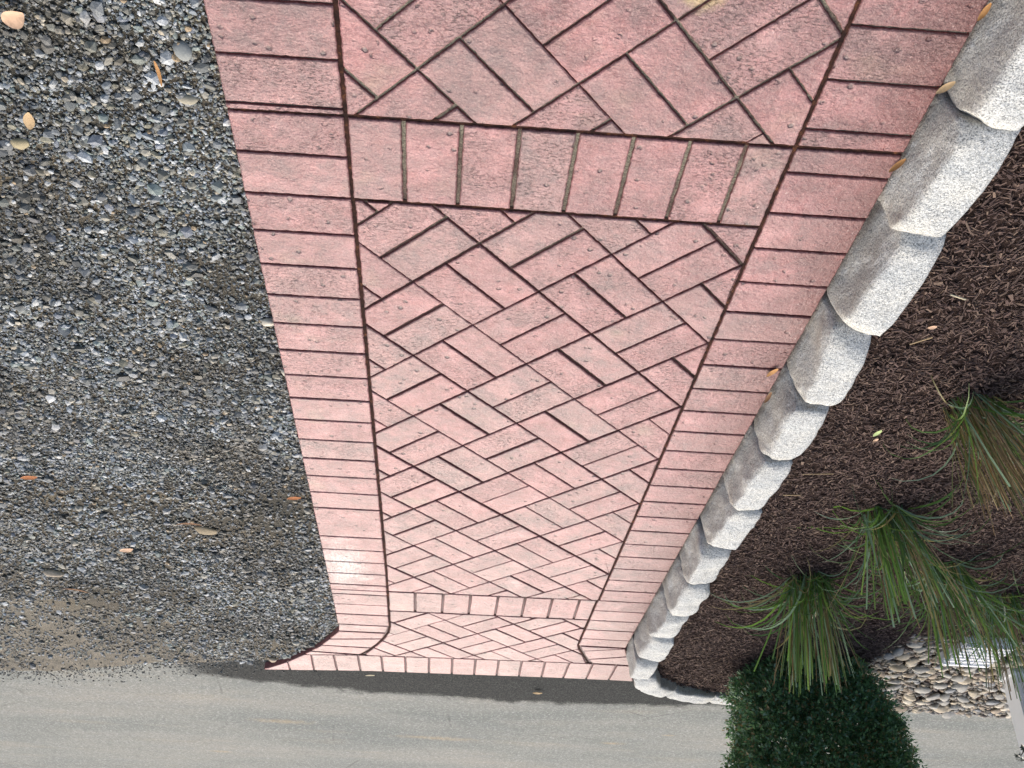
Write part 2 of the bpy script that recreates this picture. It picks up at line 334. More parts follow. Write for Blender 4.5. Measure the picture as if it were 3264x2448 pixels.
# ------------------------------------------------------------ path outline data (metres, measured off the photograph)
def lerp(a, b, t): return a+(b-a)*t
XR_IN, XR_OUT = -0.597, -0.803
def xl_out(y): return 0.477 - 0.0085*(y-0.7) if y < 3.6 else 0.4515
def xl_in(y): return 0.258 - 0.0103*(y-0.7) if y < 3.4 else 0.231
def pw(x, pts):                                    # piecewise line through pts sorted by x
    xs = [p[0] for p in pts]; ys = [p[1] for p in pts]
    return float(np.interp(x, xs, ys))
def J1(x): return pw(x, [(-0.81, 1.174), (-0.597, 1.180), (0.25, 1.199), (0.48, 1.207)])
def J2(x): return pw(x, [(-0.81, 1.396), (-0.597, 1.398), (0.25, 1.415), (0.48, 1.42)])
def J3(x): return pw(x, [(-0.81, 3.500), (-0.597, 3.505), (0.231, 3.546), (0.46, 3.553)])
def J4(x): return pw(x, [(-0.81, 3.722), (-0.597, 3.723), (0.231, 3.754), (0.46, 3.76)])
NEARPTS = [(-0.93, 4.281), (-0.806, 4.279), (-0.695, 4.279), (-0.587, 4.283), (-0.475, 4.290), (-0.048, 4.316), (0.059, 4.325), (0.169, 4.334), (0.279, 4.341), (0.387, 4.349), (0.499, 4.366), (0.64, 4.386)]
FARPTS = [(-0.93, 4.505), (-0.807, 4.506), (-0.698, 4.511), (-0.588, 4.516), (-0.483, 4.521), (-0.053, 4.553), (0.057, 4.560), (0.168, 4.566), (0.277, 4.571), (0.386, 4.583), (0.499, 4.598), (0.612, 4.614), (0.725, 4.632), (0.858, 4.652)]
def J5(x): return pw(x, NEARPTS)
def J6(x): return pw(x, FARPTS)
CURVE_LO = [(0.4515, 3.98), (0.458, 4.036), (0.480, 4.092), (0.506, 4.147), (0.542, 4.228), (0.593, 4.315), (0.638, 4.385), (0.725, 4.506), (0.858, 4.652)]
CURVE_LI = [(0.231, 3.94), (0.240, 4.027), (0.264, 4.112), (0.297, 4.200), (0.334, 4.283), (0.372, 4.347)]
CURVE_RI = [(-0.591, 3.97), (-0.592, 4.038), (-0.606, 4.098), (-0.633, 4.172), (-0.673, 4.279)]
CURVE_RO = [(-0.800, 3.98), (-0.802, 4.046), (-0.832, 4.125), (-0.857, 4.217), (-0.872, 4.280), (-0.897, 4.403), (-0.924, 4.505)]

def area(p): return 0.5*sum(p[i][0]*p[(i+1) % len(p)][1]-p[(i+1) % len(p)][0]*p[i][1] for i in range(len(p)))
def ccw(p): return p if area(p) > 0 else p[::-1]
def clip_half(P, a, b):                            # keep what lies left of a->b
    out = []
    def sd_(p): return (b[0]-a[0])*(p[1]-a[1])-(b[1]-a[1])*(p[0]-a[0])
    for i in range(len(P)):
        p, q = P[i], P[(i+1) % len(P)]; sp, sq = sd_(p), sd_(q)
        if sp >= 0: out.append(p)
        if sp*sq < 0:
            t = sp/(sp-sq); out.append((p[0]+(q[0]-p[0])*t, p[1]+(q[1]-p[1])*t))
    return out
def clip(subject, convex):
    P = subject
    for i in range(len(convex)):
        P = clip_half(P, convex[i], convex[(i+1) % len(convex)])
        if len(P) < 3: return []
    return P
def inset(P, d):                                   # per-edge or uniform inset by mitres, CCW polygon
    n = len(P); out = []
    ds = d if hasattr(d, '__len__') else [d]*n
    for i in range(n):
        p0, p1, p2 = P[i-1], P[i], P[(i+1) % n]
        e1 = Vector((p1[0]-p0[0], p1[1]-p0[1])).normalized(); e2 = Vector((p2[0]-p1[0], p2[1]-p1[1])).normalized()
        n1 = Vector((-e1.y, e1.x)); n2 = Vector((-e2.y, e2.x))
        d1, d2 = ds[i-1], ds[i]
        cr = e1.x*e2.y-e1.y*e2.x
        if abs(cr) < 0.15:
            nn = (n1+n2).normalized(); v = nn*((d1+d2)/2/max(0.5, nn.dot(n1)))
        else:
            # intersection of the two shifted lines
            a = Vector(p1)+n1*d1; b = Vector(p1)+n2*d2
            t = ((b.x-a.x)*e2.y-(b.y-a.y)*e2.x)/cr
            v = a+e1*t-Vector(p1)
            if v.length > 4*max(d1, d2, 1e-4): v = v.normalized()*4*max(d1, d2)
        out.append((p1[0]+v.x, p1[1]+v.y))
    return out
def dedupe(P, eps=0.0015):
    out = []
    for p in P:
        if not out or math.hypot(p[0]-out[-1][0], p[1]-out[-1][1]) > eps: out.append(p)
    if len(out) > 1 and math.hypot(out[0][0]-out[-1][0], out[0][1]-out[-1][1]) <= eps: out.pop()
    return out
def minwidth(P):
    best = 9
    for i in range(len(P)):
        a, b = Vector(P[i]), Vector(P[(i+1) % len(P)]); e = (b-a)
        if e.length < 1e-5: continue
        e.normalize(); w = max(abs(e.x*(q[1]-a.y)-e.y*(q[0]-a.x)) for q in P); best = min(best, w)
    return best

# ------------------------------------------------------------ ground sheets
def sheet(name, poly, z, mat, kind='structure', parent=None):
    me = bpy.data.meshes.new(name); me.from_pydata([(x, y, z) for x, y in poly], [], [tuple(range(len(poly)))]); me.update()
    o = link(name, me, [mat], parent); return tag(o, kind=kind) if kind else o
far_mat = mat_plain('far_ground', (0.10, 0.12, 0.06), 0.95, 0.1, 0.4, 3)
g = sheet('ground', [(-400, -400), (400, -400), (400, 400), (-400, 400)], -0.085, far_mat)
road = sheet('road', [(-60, 4.30), (-0.9, 4.30), (0.75, 4.40), (1.1, 4.36), (60, 4.36), (60, 14), (-60, 14)], -0.036, M_ROAD)

# gravel bed: subdivided sheet with gentle relief and a ragged road-side edge
def edge_gravel(x):
    return pw(x, [(0.4, 4.56), (0.80, 4.60), (0.873, 4.60), (0.993, 4.63), (1.196, 4.72), (1.409, 4.74), (1.66, 4.86), (1.97, 4.99), (2.234, 5.02), (2.8, 5.06), (3.6, 5.1), (30, 5.3)])
def relief(x, y): return 0.008*noise.noise((x*2.1, y*2.1, 3.0))+0.004*noise.noise((x*7, y*7, 1.0))
gx = np.concatenate([np.linspace(0.40, 3.8, 86), [6, 12, 30]]); gy = np.linspace(0, 1, 100)
V = []; 
for x in gx:
    ye = edge_gravel(x)+0.03*noise.noise((x*9, 0, 0))+0.02*noise.noise((x*31, 0, 5))
    y0 = -2.0 if x < 6 else -12
    for t in gy:
        y = y0+(ye-y0)*(t**0.6)
        V.append((x, y, -0.024+(relief(x, y) if x < 5 else 0)*(1 if t < 0.97 else 0.2) - (0.009 if t == 1 else 0)))
n = len(gy); Fq = [(i*n+j, (i+1)*n+j, (i+1)*n+j+1, i*n+j+1) for i in range(len(gx)-1) for j in range(n-1)]
me = mesh_np('gravel_ground', V, Fq, True); gg = link('gravel_ground', me, [M_DIRT]); tag(gg, kind='structure')

def mulch_z(x, y):
    b = 0.052 + 0.010*noise.noise((x*3, y*3, 7.0))+0.006*noise.noise((x*11, y*11, 2.0))
    if y > 3.6: b -= 0.03*min(1, (y-3.6)/0.6)
    if x < -1.85 and y > 3.2: b -= 0.02*min(1, (y-3.2)/0.5)
    return b
mx = np.linspace(-6.0, -0.880, 120); my = np.linspace(-1.5, 4.64, 150)
V = []
def mulch_edge(x):
    return pw(x, [(-6, 4.62), (-3.2, 4.62), (-2.4, 4.60), (-1.9, 4.60), (-1.45, 4.60), (-1.2, 4.56), (-1.05, 4.42), (-0.97, 4.25), (-0.88, 4.0)])
for x in mx:
    ye = mulch_edge(x)
    for t in np.linspace(0, 1, 150):
        y = -1.5+(ye+1.5)*t; V.append((x, y, mulch_z(x, y) if t < 1 else -0.05))
n = 150; Fq = [(i*n+j, (i+1)*n+j, (i+1)*n+j+1, i*n+j+1) for i in range(len(mx)-1) for j in range(n-1)]
me = mesh_np('mulch_bed_ground', V, Fq, True); mb = link('mulch_bed_ground', me, [M_SOIL]); tag(mb, kind='structure')

# ------------------------------------------------------------ the stamped path
Y0 = 0.30
out = [(XR_OUT+0.004, Y0)] + [(xl_out(Y0)-0.004, Y0)]
slab = [(XR_OUT, Y0), (xl_out(Y0), Y0), (xl_out(3.6), 3.6)] + CURVE_LO + FARPTS[::-1][1:-1] + CURVE_RO[::-1]
slab = ccw(dedupe(slab)); slab_in = inset(slab, 0.004)
ZJ = -0.0070
verts = [(x, y, ZJ) for x, y in slab_in] + [(x, y, -0.083) for x, y in slab_in]
k = len(slab_in)
me = bpy.data.meshes.new('path')
me.from_pydata(verts, [], [tuple(range(k))] + [(i, (i+k), (i+1) % k+k, (i+1) % k) for i in range(k)]); me.update()
path = link('path', me, [M_JOINT, M_SIDE]); tag(path, kind='structure')
path['label'] = 'pink stamped concrete path with brick pattern'
for p in me.polygons: p.material_index = 0 if p.index == 0 else 1

BR = []   # (polygon CCW, deep) of every brick
def add(P, deep=False, minw=0.012, mina=0.00022, edges=None):
    P = ccw(dedupe(P))
    if len(P) < 3 or area(P) < mina or minwidth(P) < minw: return
    BR.append((P, deep))
S = 0.1437
def basket(panel, org, y0, y1, seed):
    panel = ccw(dedupe(panel)); rr = random.Random(seed)
    wa = {}
    def wd(k):                                        # each stamped line has its own width
        if k not in wa: wa[k] = rr.choice([0.0008, 0.0018, 0.0026, 0.0032, 0.0040, 0.0024])
        return wa[k]
    for i in range(-22, 23):
        for j in range(-22, 23):
            o = (org[0]-S*i-S*j, org[1]+S*i-S*j)
            if not (y0-0.5 < o[1] < y1+0.5 and -1.2 < o[0] < 0.9): continue
            a, b = (-S, S), (-S, -S)
            for hlf in (0, 1):
                if (i+j) % 2 == 0:   # split parallel to a
                    u0, u1, v0, v1 = 0, 1, hlf*0.5, hlf*0.5+0.5
                else: u0, u1, v0, v1 = hlf*0.5, hlf*0.5+0.5, 0, 1
                L = 0.2032
                g = lambda key: wd(key)/L
                hu0 = g(('a', i)) if u0 == 0 else (g(('m', i, j))); hu1 = g(('a', i+1)) if u1 == 1 else g(('m', i, j))
                hv0 = g(('b', j)) if v0 == 0 else (g(('m', i, j))); hv1 = g(('b', j+1)) if v1 == 1 else g(('m', i, j))
                q = [(o[0]+a[0]*u+b[0]*v, o[1]+a[1]*u+b[1]*v) for u, v in ((u0+hu0, v0+hv0), (u1-hu1, v0+hv0), (u1-hu1, v1-hv1), (u0+hu0, v1-hv1))]
                add(clip(panel, ccw(q)))
TG = 0.0040
def xs(n, a, b): return [lerp(a, b, i/n) for i in range(n+1)]
near_panel = [(XR_IN+TG, Y0+0.01), (xl_in(Y0)-TG, Y0+0.01)] + [(x, J1(x)-TG) for x in xs(6, xl_in(1.19)-TG, XR_IN+TG)]
basket(near_panel, (-0.168, 1.081), Y0, 1.2, 1)
mid_panel = [(x, J2(x)+TG) for x in xs(6, XR_IN+TG, xl_in(1.42)-TG)] + [(xl_in(y)-TG, y) for y in (2.0, 2.6, 3.2)] + [(x, J3(x)-TG) for x in xs(8, xl_in(3.5)-TG, XR_IN+TG)] + [(-0.594, 2.6)]
basket(mid_panel, (0.128, 1.661), 1.4, 3.55, 2)
far_panel = [(x, J4(x)+TG) for x in xs(6, -0.591+TG, 0.231-TG)] + [(x-TG, y) for x, y in CURVE_LI[:-1]] + [(x, J5(x)-TG) for x in xs(8, 0.355, -0.66)] + [(x+TG, y) for x, y in CURVE_RI[:-1][::-1]]
basket(far_panel, (0.143, 3.967), 3.7, 4.4, 3)

def quad(p, deep=False, g=0.0035): # inset all sides by half a joint
    P = ccw(dedupe(p)); add(inset(P, g), deep)
# soldier courses between the borders
def course(Ja, Jb, xa, xb, lines_a, lines_b, deep=False, g=0.0038):
    la = [xa]+lines_a+[xb]; lb = [xa]+lines_b+[xb]
    for i in range(len(la)-1):
        a0, a1, b1, b0 = (la[i], Ja(la[i])), (la[i+1], Ja(la[i+1])), (lb[i+1], Jb(lb[i+1])), (lb[i], Jb(lb[i]))
        P = ccw([a0, a1, b1, b0]); ds = []
        for e in range(4):
            p, q = P[e], P[(e+1) % 4]
            ds.append(TG if abs(p[0]-q[0]) > abs(p[1]-q[1]) else (TG if (min(p[0], q[0]) > max(xa, xb)-0.01 or max(p[0], q[0]) < min(xa, xb)+0.01) else g))
        add(inset(P, ds), deep)
course(J1, J2, XR_IN, 0.2525, [-0.505, -0.398, -0.290, -0.184, -0.0735, 0.0355, 0.145], [-0.506, -0.397, -0.290, -0.183, -0.0755, 0.036, 0.144])
course(J3, J4, -0.5915, 0.231, [-0.523, -0.416, -0.309, -0.203, -0.095, 0.013, 0.123], [-0.528, -0.420, -0.313, -0.204, -0.096, 0.013, 0.123])
rn = [-0.862, -0.806, -0.695, -0.587, -0.475, -0.368, -0.262, -0.155, -0.048, 0.059, 0.169, 0.279, 0.387, 0.499, 0.604]
rf = [-0.918, -0.807, -0.698, -0.588, -0.483, -0.375, -0.268, -0.160, -0.053, 0.057, 0.168, 0.277, 0.386, 0.499, 0.612]
for i in range(len(rn)-1):
    P = [(rn[i], J5(rn[i])), (rn[i+1], J5(rn[i+1])), (rf[i+1], J6(rf[i+1])), (rf[i], J6(rf[i]))]
    if i == 0: P = [(-0.872, J5(-0.872)), (-0.806, J5(-0.806)), (-0.807, J6(-0.807)), (-0.924, J6(-0.924)), (-0.897, 4.403)]
    P = ccw(P); ds = []
    for e in range(len(P)):
        p, q = P[e], P[(e+1) % len(P)]
        horiz = abs(p[0]-q[0]) > abs(p[1]-q[1])
        ds.append((0.0 if min(p[1], q[1]) > 4.45 else 0.004) if horiz else (0.0 if i == 0 and max(p[0], q[0]) < -0.85 else 0.0036))
    add(inset(P, ds), True)
add(inset(ccw([(0.604, J5(0.604)), (0.638, 4.385), (0.725, 4.506), (0.725, J6(0.725)), (0.612, J6(0.612))]), [0.002]*5), True)
add(inset(ccw([(0.728, 4.515), (0.858, 4.652), (0.730, J6(0.730))]), [0.001]*3), True)
# left border
LY = [0.31, 0.42, 0.53, 0.64, 0.752, 0.863, 0.972, 1.083, 1.190]
LA = [1.308, 1.419, 1.529, 1.638, 1.746] + [1.854+0.1101*i for i in range(0, 10)] + [2.955+0.1085*i for i in range(1, 5)]
def lb(ya, yb, ja=0.0023, jb=0.0023, Ja=None, Jb=None):
    pa = [(xl_in(ya)+TG, (Ja(xl_in(ya)) if Ja else ya-0.006)+ja), (xl_out(ya), (Ja(xl_out(ya)) if Ja else ya)+ja)]
    pb = [(xl_out(yb), (Jb(xl_out(yb)) if Jb else yb)-jb), (xl_in(yb)+TG, (Jb(xl_in(yb)) if Jb else yb-0.006)-jb)]
    add(pa+pb, True, 0.006)
for a, b in zip(LY[:-1], LY[1:]): lb(a, b)
lb(1.190, 1.206, 0.003, TG, Jb=J1)
ya = 1.206; first = True
for b in LA:
    lb(ya, b, TG if first else 0.0023, Ja=J1 if first else None); first = False; ya = b
LAST = LA[-1]
lb(LAST, 3.497, Ja=None); lb(3.497, 3.55, jb=0.002, Jb=J3); lb(3.552, 3.597, ja=0.002, Ja=J3)
for a, b in ((3.597, 3.707), (3.707, 3.820), (3.820, 3.942)): lb(a, b)
quad([(0.231+TG, 3.940), (0.4515, 3.944), (0.456, 4.030), (0.245+TG, 4.022)], True, 0.003)
def fanL(o0, o1, i0, i1, om=None, im=None):
    P = [i0, o0]+([om] if om else [])+[o1, i1]+([im] if im else [])
    quad(P, True, 0.003)
fanL((0.456, 4.036), (0.504, 4.144), (0.250, 4.030), (0.268, 4.102), (0.480, 4.092))
fanL((0.506, 4.147), (0.546, 4.234), (0.268, 4.104), (0.322, 4.232), None, (0.293, 4.176))
fanL((0.546, 4.237), (0.602, 4.328), (0.322, 4.238), (0.376, 4.335), (0.570, 4.280), (0.348, 4.290))
quad([(0.393, 4.346), (0.603, 4.331), (0.636, 4.382), (0.60, 4.380), (0.499, 4.362)], True, 0.003)
# right border
RY = [0.32, 0.37, 0.478, 0.586, 0.695, 0.803, 0.912, 1.022, 1.133]
RA = [1.241, 1.352, 1.458, 1.570, 1.677] + [1.784+0.1078*i for i in range(0, 15)] + [3.396, 3.502, 3.610, 3.722, 3.834, 3.946, 4.040]
def rb(ya, yb, ja=0.0023, jb=0.0023, Ja=None, Jb=None):
    xo, xi = XR_OUT, XR_IN-TG+ (0.0055 if ya > 3.5 else 0)
    f = lambda J, x, y, s: (J(x) if J else y+(-0.002 if x == xo else 0.002))+s
    add([(xo, f(Ja, xo, ya, ja)), (xi, f(Ja, xi, ya, ja)), (xi, f(Jb, xi, yb, -jb)), (xo, f(Jb, xo, yb, -jb))], True, 0.006)
for a, b in zip(RY[:-1], RY[1:]): rb(a, b)
rb(1.133, 1.176, jb=TG, Jb=J1)
ya = 1.176; first = True
seen = []
for b in RA:
    if b-ya < 0.06: continue
    rb(ya, b, TG if first else 0.0023, Ja=J1 if first else None); first = False; ya = b
quad([(-0.603, 4.050), (-0.802, 4.046), (-0.622, 4.112)], True, 0.002)
quad([(-0.625, 4.112), (-0.804, 4.050), (-0.833, 4.150), (-0.663, 4.222), (-0.641, 4.168)], True, 0.003)
quad([(-0.666, 4.224), (-0.835, 4.154), (-0.857, 4.217), (-0.870, 4.272), (-0.690, 4.274)], True, 0.003)

def brick_mesh(P, deep, seed):
    rr = random.Random(seed); d = math.hypot(sum(p[0] for p in P)/len(P), sum(p[1] for p in P)/len(P))
    step = 0.008 if d < 2.0 else (0.013 if d < 3 else 0.03)
    jit = 0.0011 if d < 2.2 else 0.0008
    ring = []
    n = len(P)
    for i in range(n):
        a, b = Vector(P[i]), Vector(P[(i+1) % n]); L = (b-a).length; m = max(1, int(L/step)); e = (b-a)/max(L, 1e-6); nn = Vector((-e.y, e.x))
        ph = rr.uniform(0, 99)
        for k in range(m):
            p = a+(b-a)*(k/m)
            if k: p = p+nn*(jit*(noise.noise((p.x*160+ph, p.y*160, 0))*1.6+rr.uniform(-.35, .35)))
            ring.append((p.x, p.y))
    in1 = inset(ring, 0.0008); in2 = inset(ring, 0.0036)
    if area(in2) < 0.4*area(ring): in1 = ring; in2 = [(lerp(p[0], sum(q[0] for q in ring)/len(ring), .08), lerp(p[1], sum(q[1] for q in ring)/len(ring), .08)) for p in ring]
    m = len(ring); dz = rr.uniform(-0.0008, 0.0006)
    zb = -0.082 if deep else -0.014
    vs_ = [(x, y, dz) for x, y in in2]+[(x, y, dz-0.0018-rr.uniform(0, 0.0006)) for x, y in in1]+[(x, y, -0.0052) for x, y in ring]+[(x, y, zb) for x, y in ring]
    fs = [tuple(range(m))]
    for r in range(3):
        for i in range(m):
            j = (i+1) % m; fs.append((r*m+i, (r+1)*m+i, (r+1)*m+j, r*m+j))
    me = bpy.data.meshes.new('brick'); me.from_pydata(vs_, [], fs); me.update()
    for p in me.polygons:
        r = 0 if p.index == 0 else 1+(p.index-1)//m
        p.material_index = (0, 0, 1, 2)[r]; p.use_smooth = r in (1, 2)
    return me
def bkey(it):
    c = np.mean(np.array(it[0]), axis=0); d2 = c[0]**2+c[1]**2+H*H
    vis = 1.0 if c[1] > 0.86-0.02*c[0] else 0.001
    return -area(it[0])*vis/d2**1.5
BR.sort(key=bkey)
bm_rest = bmesh.new()
for i, (P, deep) in enumerate(BR):
    me = brick_mesh(P, deep, i)
    if i < 299:
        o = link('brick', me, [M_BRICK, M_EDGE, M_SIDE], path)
    else:
        nf = len(bm_rest.faces); bm_rest.from_mesh(me)
        bpy.data.meshes.remove(me)
if len(BR) > 299:
    me = bpy.data.meshes.new('small_bricks'); bm_rest.to_mesh(me)
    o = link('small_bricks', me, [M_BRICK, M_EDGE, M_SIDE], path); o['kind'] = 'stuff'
bm_rest.free()
print('BRICKS', len(BR))
# tooled control joints: dark narrow grooves
def strip(pts, w, z, name, mat, parent):
    L, Rr = [], []
    for i, p in enumerate(pts):
        a = Vector(pts[max(0, i-1)]); b = Vector(pts[min(len(pts)-1, i+1)]); e = (b-a).normalized(); nn = Vector((-e.y, e.x))
        L.append(Vector(p)+nn*w); Rr.append(Vector(p)-nn*w)
    V = [(p.x, p.y, z) for p in L]+[(p.x, p.y, z) for p in Rr]; k = len(pts)
    me = bpy.data.meshes.new(name); me.from_pydata(V, [], [(i+k, i+1+k, i+1, i) for i in range(k-1)]); me.update()
    return link(name, me, [mat], parent)
zg = ZJ+0.0012
strip([(xl_in(y), y) for y in (0.31, 1.19, 2.0, 2.7, 3.4)]+[(0.231, 3.8)]+CURVE_LI, 0.0052, zg, 'groove', M_TOOL, path)
strip([(XR_IN, 0.31), (XR_IN, 3.3), (-0.5915, 3.6)]+CURVE_RI, 0.0052, zg, 'groove', M_TOOL, path)
strip([(x, J1(x)) for x in xs(8, -0.80, 0.462)], 0.0052, zg+0.0006, 'groove', M_TOOL, path)
strip([(x, J2(x)) for x in xs(8, XR_IN, 0.25)], 0.0052, zg+0.0006, 'groove', M_TOOL, path)
strip([(x, J3(x)) for x in xs(8, -0.591, 0.44)], 0.0048, zg+0.0006, 'groove', M_TOOL, path)
strip([(x, J4(x)) for x in xs(8, -0.591, 0.231)], 0.0055, zg+0.0006, 'groove', M_TOOL, path)
strip([(x, J5(x)) for x in xs(14, -0.868, 0.63)], 0.0048, zg+0.0006, 'groove', M_TOOL, path)

# ------------------------------------------------------------ granite kerb blocks
def kerb_block(name, cx, cy, L, W, Z0, Z1, ang, seed, lean=0.022, label=''):
    """rough rounded block; local x across (towards the path is +x), local y along"""
    rr = random.Random(seed)
    bm = bmesh.new(); nx, ny, nz = 12, 26, 14
    bmesh.ops.create_cube(bm, size=2.0)
    bmesh.ops.subdivide_edges(bm, edges=bm.edges[:], cuts=15, use_grid_fill=True)
    off = Vector((seed*3.1, seed*1.7, seed*0.9)); Hh = Z1-Z0
    ex = [rr.uniform(5.0, 8.0) for _ in range(4)]
    sk = [rr.uniform(-0.012, 0.012) for _ in range(4)]; taper = rr.uniform(0.90, 1.0); tilt = rr.uniform(-0.006, 0.006)
    cuts = []
    for c_ in range(7):            # split facets knocked off the corners
        n_ = Vector((rr.uniform(-1, 1), rr.choice((-1, 1))*rr.uniform(0.5, 1.3), rr.uniform(-0.1, 1.0))).normalized()
        cuts.append((n_, (abs(n_.x)+abs(n_.y)+abs(n_.z))*rr.uniform(0.80, 0.92)))
    for v in bm.verts:
        x, y, z = v.co
        # superellipsoid rounding
        p = 13.0
        s = (abs(x)**p+abs(z)**p)**(1/p); s = max(s, 1e-6); m_ = max(abs(x), abs(z)); s = s/max(m_, 1e-6); x, z = x/s, z/s
        q_ = 9.5; r_ = max(abs(x), abs(z)); s = (r_**q_+abs(y)**q_)**(1/q_)/max(r_, abs(y), 1e-6); x, y, z = x/s, y/s, z/s
        w_ = Vector((x, y, z))
        for n_, d_ in cuts:
            e_ = w_.dot(n_)-d_
            if e_ > 0: w_ -= n_*e_*0.9
        x, y, z = w_
        zz = (z+1)/2
        X = x*W/2*(1.0-0.10*max(0, y)*(1-taper)*6); Y = y*L/2
        X -= lean*zz*(0.25+0.75*(x+1)/2)+sk[0]*y*0.5
        Zc = Z0+zz*Hh+tilt*y+sk[1]*x*0.6
        Zc -= (0.008*(abs(y)**3)+0.003*abs(x)**2)*max(0, z)**2
        c = Vector((X, Y, Zc)); q = c+off
        nv = Vector((noise.noise(q*11), noise.noise(q*11+Vector((7, 3, 1))), noise.noise(q*11+Vector((1, 9, 5)))))*0.0085
        nv += Vector((noise.noise(q*34), noise.noise(q*34+Vector((7, 3, 1))), noise.noise(q*34+Vector((1, 9, 5)))))*0.0036
        nv += Vector((noise.noise(q*90), noise.noise(q*90+Vector((7, 3, 1))), noise.noise(q*90+Vector((1, 9, 5)))))*0.0015
        v.co = c+nv
    me = bpy.data.meshes.new(name); bm.to_mesh(me); bm.free()
    for p in me.polygons: p.use_smooth = True
    o = link(name, me, [M_GRANITE], loc=(cx, cy, 0)); o.rotation_euler = (0, 0, ang)
    tag(o, label, 'kerb stone', 'granite kerb stones edging the mulch bed')
    return o
TOPS = [(0.44, 0.735), (0.745, 1.035), (1.02, 1.310), (1.298, 1.610), (1.615, 1.905), (1.90, 2.200), (2.195, 2.500), (2.495, 2.795), (2.79, 3.080), (3.075, 3.385), (3.38, 3.650), (3.645, 3.925), (3.92, 4.175)]
KL = ['granite kerb block nearest the camera, before the one in the picture corner', 'mottled darker granite kerb block cut off by the picture corner beside the path',
      'large pale granite kerb block beside the joint of the path, next to the corner one', 'granite kerb block with a long sharp ridge, third from the picture corner',
      'pale granite kerb block fourth from the corner, just before the dry leaf', 'yellowish granite kerb block fifth from the picture corner, past the dry leaf',
      'bluish white granite kerb block sixth from the picture corner, a straw lying at its end', 'cream coloured granite kerb block seventh from the picture corner',
      'kerb block eighth from the picture corner, level with the nearest cut grass', 'granite kerb block ninth from the picture corner, opposite the far brick band',
      'granite kerb block fourth before the bend at the road', 'granite kerb block third before the bend, beside the far path corner',
      'granite kerb block second before the bend at the road']
for i, (a, b) in enumerate(TOPS):
    kerb_block('kerb_stone', -0.8635-0.003*math.sin(i*2.9), (a+b)/2, (b-a)+0.004, 0.119+0.004*math.sin(i*4.1), -0.09, 0.101+0.005*math.sin(i*2.3), 0.04*math.sin(i*1.7), 11+i, 0.028, KL[i])
kerb_block('kerb_stone', -0.930, 4.245, 0.21, 0.115, -0.12, 0.100, 0.30, 41, 0.010, 'granite kerb block at the bend where the kerb meets the road')
kerb_block('kerb_stone', -1.015, 4.385, 0.21, 0.105, -0.12, 0.088, 0.75, 42, 0.0, 'low granite kerb block just round the bend along the road')
kerb_block('kerb_stone', -1.20, 4.505, 0.25, 0.100, -0.12, 0.072, 1.20, 43, 0.0, 'low granite kerb block along the road between the bend and the green shrub')
kerb_block('kerb_stone', -1.455, 4.575, 0.27, 0.115, -0.12, 0.062, 1.45, 44, 0.0, 'low granite kerb block along the road partly hidden by the green shrub')

# ------------------------------------------------------------ scattered stuff
def in_view(x, y, z=0.0, m=0.30):
    k = 1-z/H; X, Y = x/k, y/k
    return (X < 0.456+0.354*Y+m) & (X > -0.395-0.55*Y-m) & (Y > 0.62)
ICO = None
def ico():
    bm = bmesh.new(); bmesh.ops.create_icosphere(bm, subdivisions=1, radius=1.0)
    v = np.array([tuple(a.co) for a in bm.verts]); f = np.array([[a.index for a in b.verts] for b in bm.faces]); bm.free(); return v, f
IV, IF = ico()
def rot_mats(n, tilt):
    a = rng.uniform(0, 2*np.pi, n); b = rng.normal(0, tilt, n); c = rng.normal(0, tilt, n)
    ca, sa, cb, sb, cc, sc_ = np.cos(a), np.sin(a), np.cos(b), np.sin(b), np.cos(c), np.sin(c)
    Z = np.zeros(n); O = np.ones(n)
    Ra = np.stack([ca, -sa, Z, sa, ca, Z, Z, Z, O], 1).reshape(n, 3, 3)
    Rb = np.stack([O, Z, Z, Z, cb, -sb, Z, sb, cb], 1).reshape(n, 3, 3)
    Rc = np.stack([cc, Z, sc_, Z, O, Z, -sc_, Z, cc], 1).reshape(n, 3, 3)
    return Rb @ Rc @ Ra
def scatter(name, pos, size, flat, mat, base=(IV, IF), jag=0.28, tilt=0.35, smooth=False, asp=0.25, nvar=24):
    n = len(pos); BV, BF = base; nv = len(BV)
    var = BV[None]*(1+rng.uniform(-jag, jag, (nvar, nv, 1))) + rng.normal(0, jag*0.35, (nvar, nv, 3))
    v = var[rng.integers(0, nvar, n)]
    sc_ = np.stack([size*(1+rng.uniform(-asp, asp, n)), size*(1+rng.uniform(-asp, asp, n)), size*flat*(1+rng.uniform(-.3, .3, n))], 1)
    v = v*sc_[:, None, :]
    v = np.einsum('nij,nkj->nki', rot_mats(n, tilt), v)+pos[:, None, :]
    f = BF[None]+(np.arange(n)*nv)[:, None, None]
    me = mesh_np(name, v.reshape(-1, 3), f.reshape(-1, BF.shape[1]), smooth)
    return link(name, me, [mat])
def field(n, x0, x1, y0, y1): return rng.uniform(x0, x1, n), rng.uniform(y0, y1, n)
vnoise = np.vectorize(lambda x, y, s, o: noise.noise((x*s, y*s, o)))
def xl_edge(y): 
    e = np.where(y < 3.98, 0.4770-0.0085*(y-0.7), 0.0)
    cy = np.array([p[1] for p in CURVE_LO]); cx = np.array([p[0] for p in CURVE_LO])
    return np.where(y < 3.95, e, np.interp(y, cy, cx))
eg = np.vectorize(edge_gravel); rel = np.vectorize(relief)
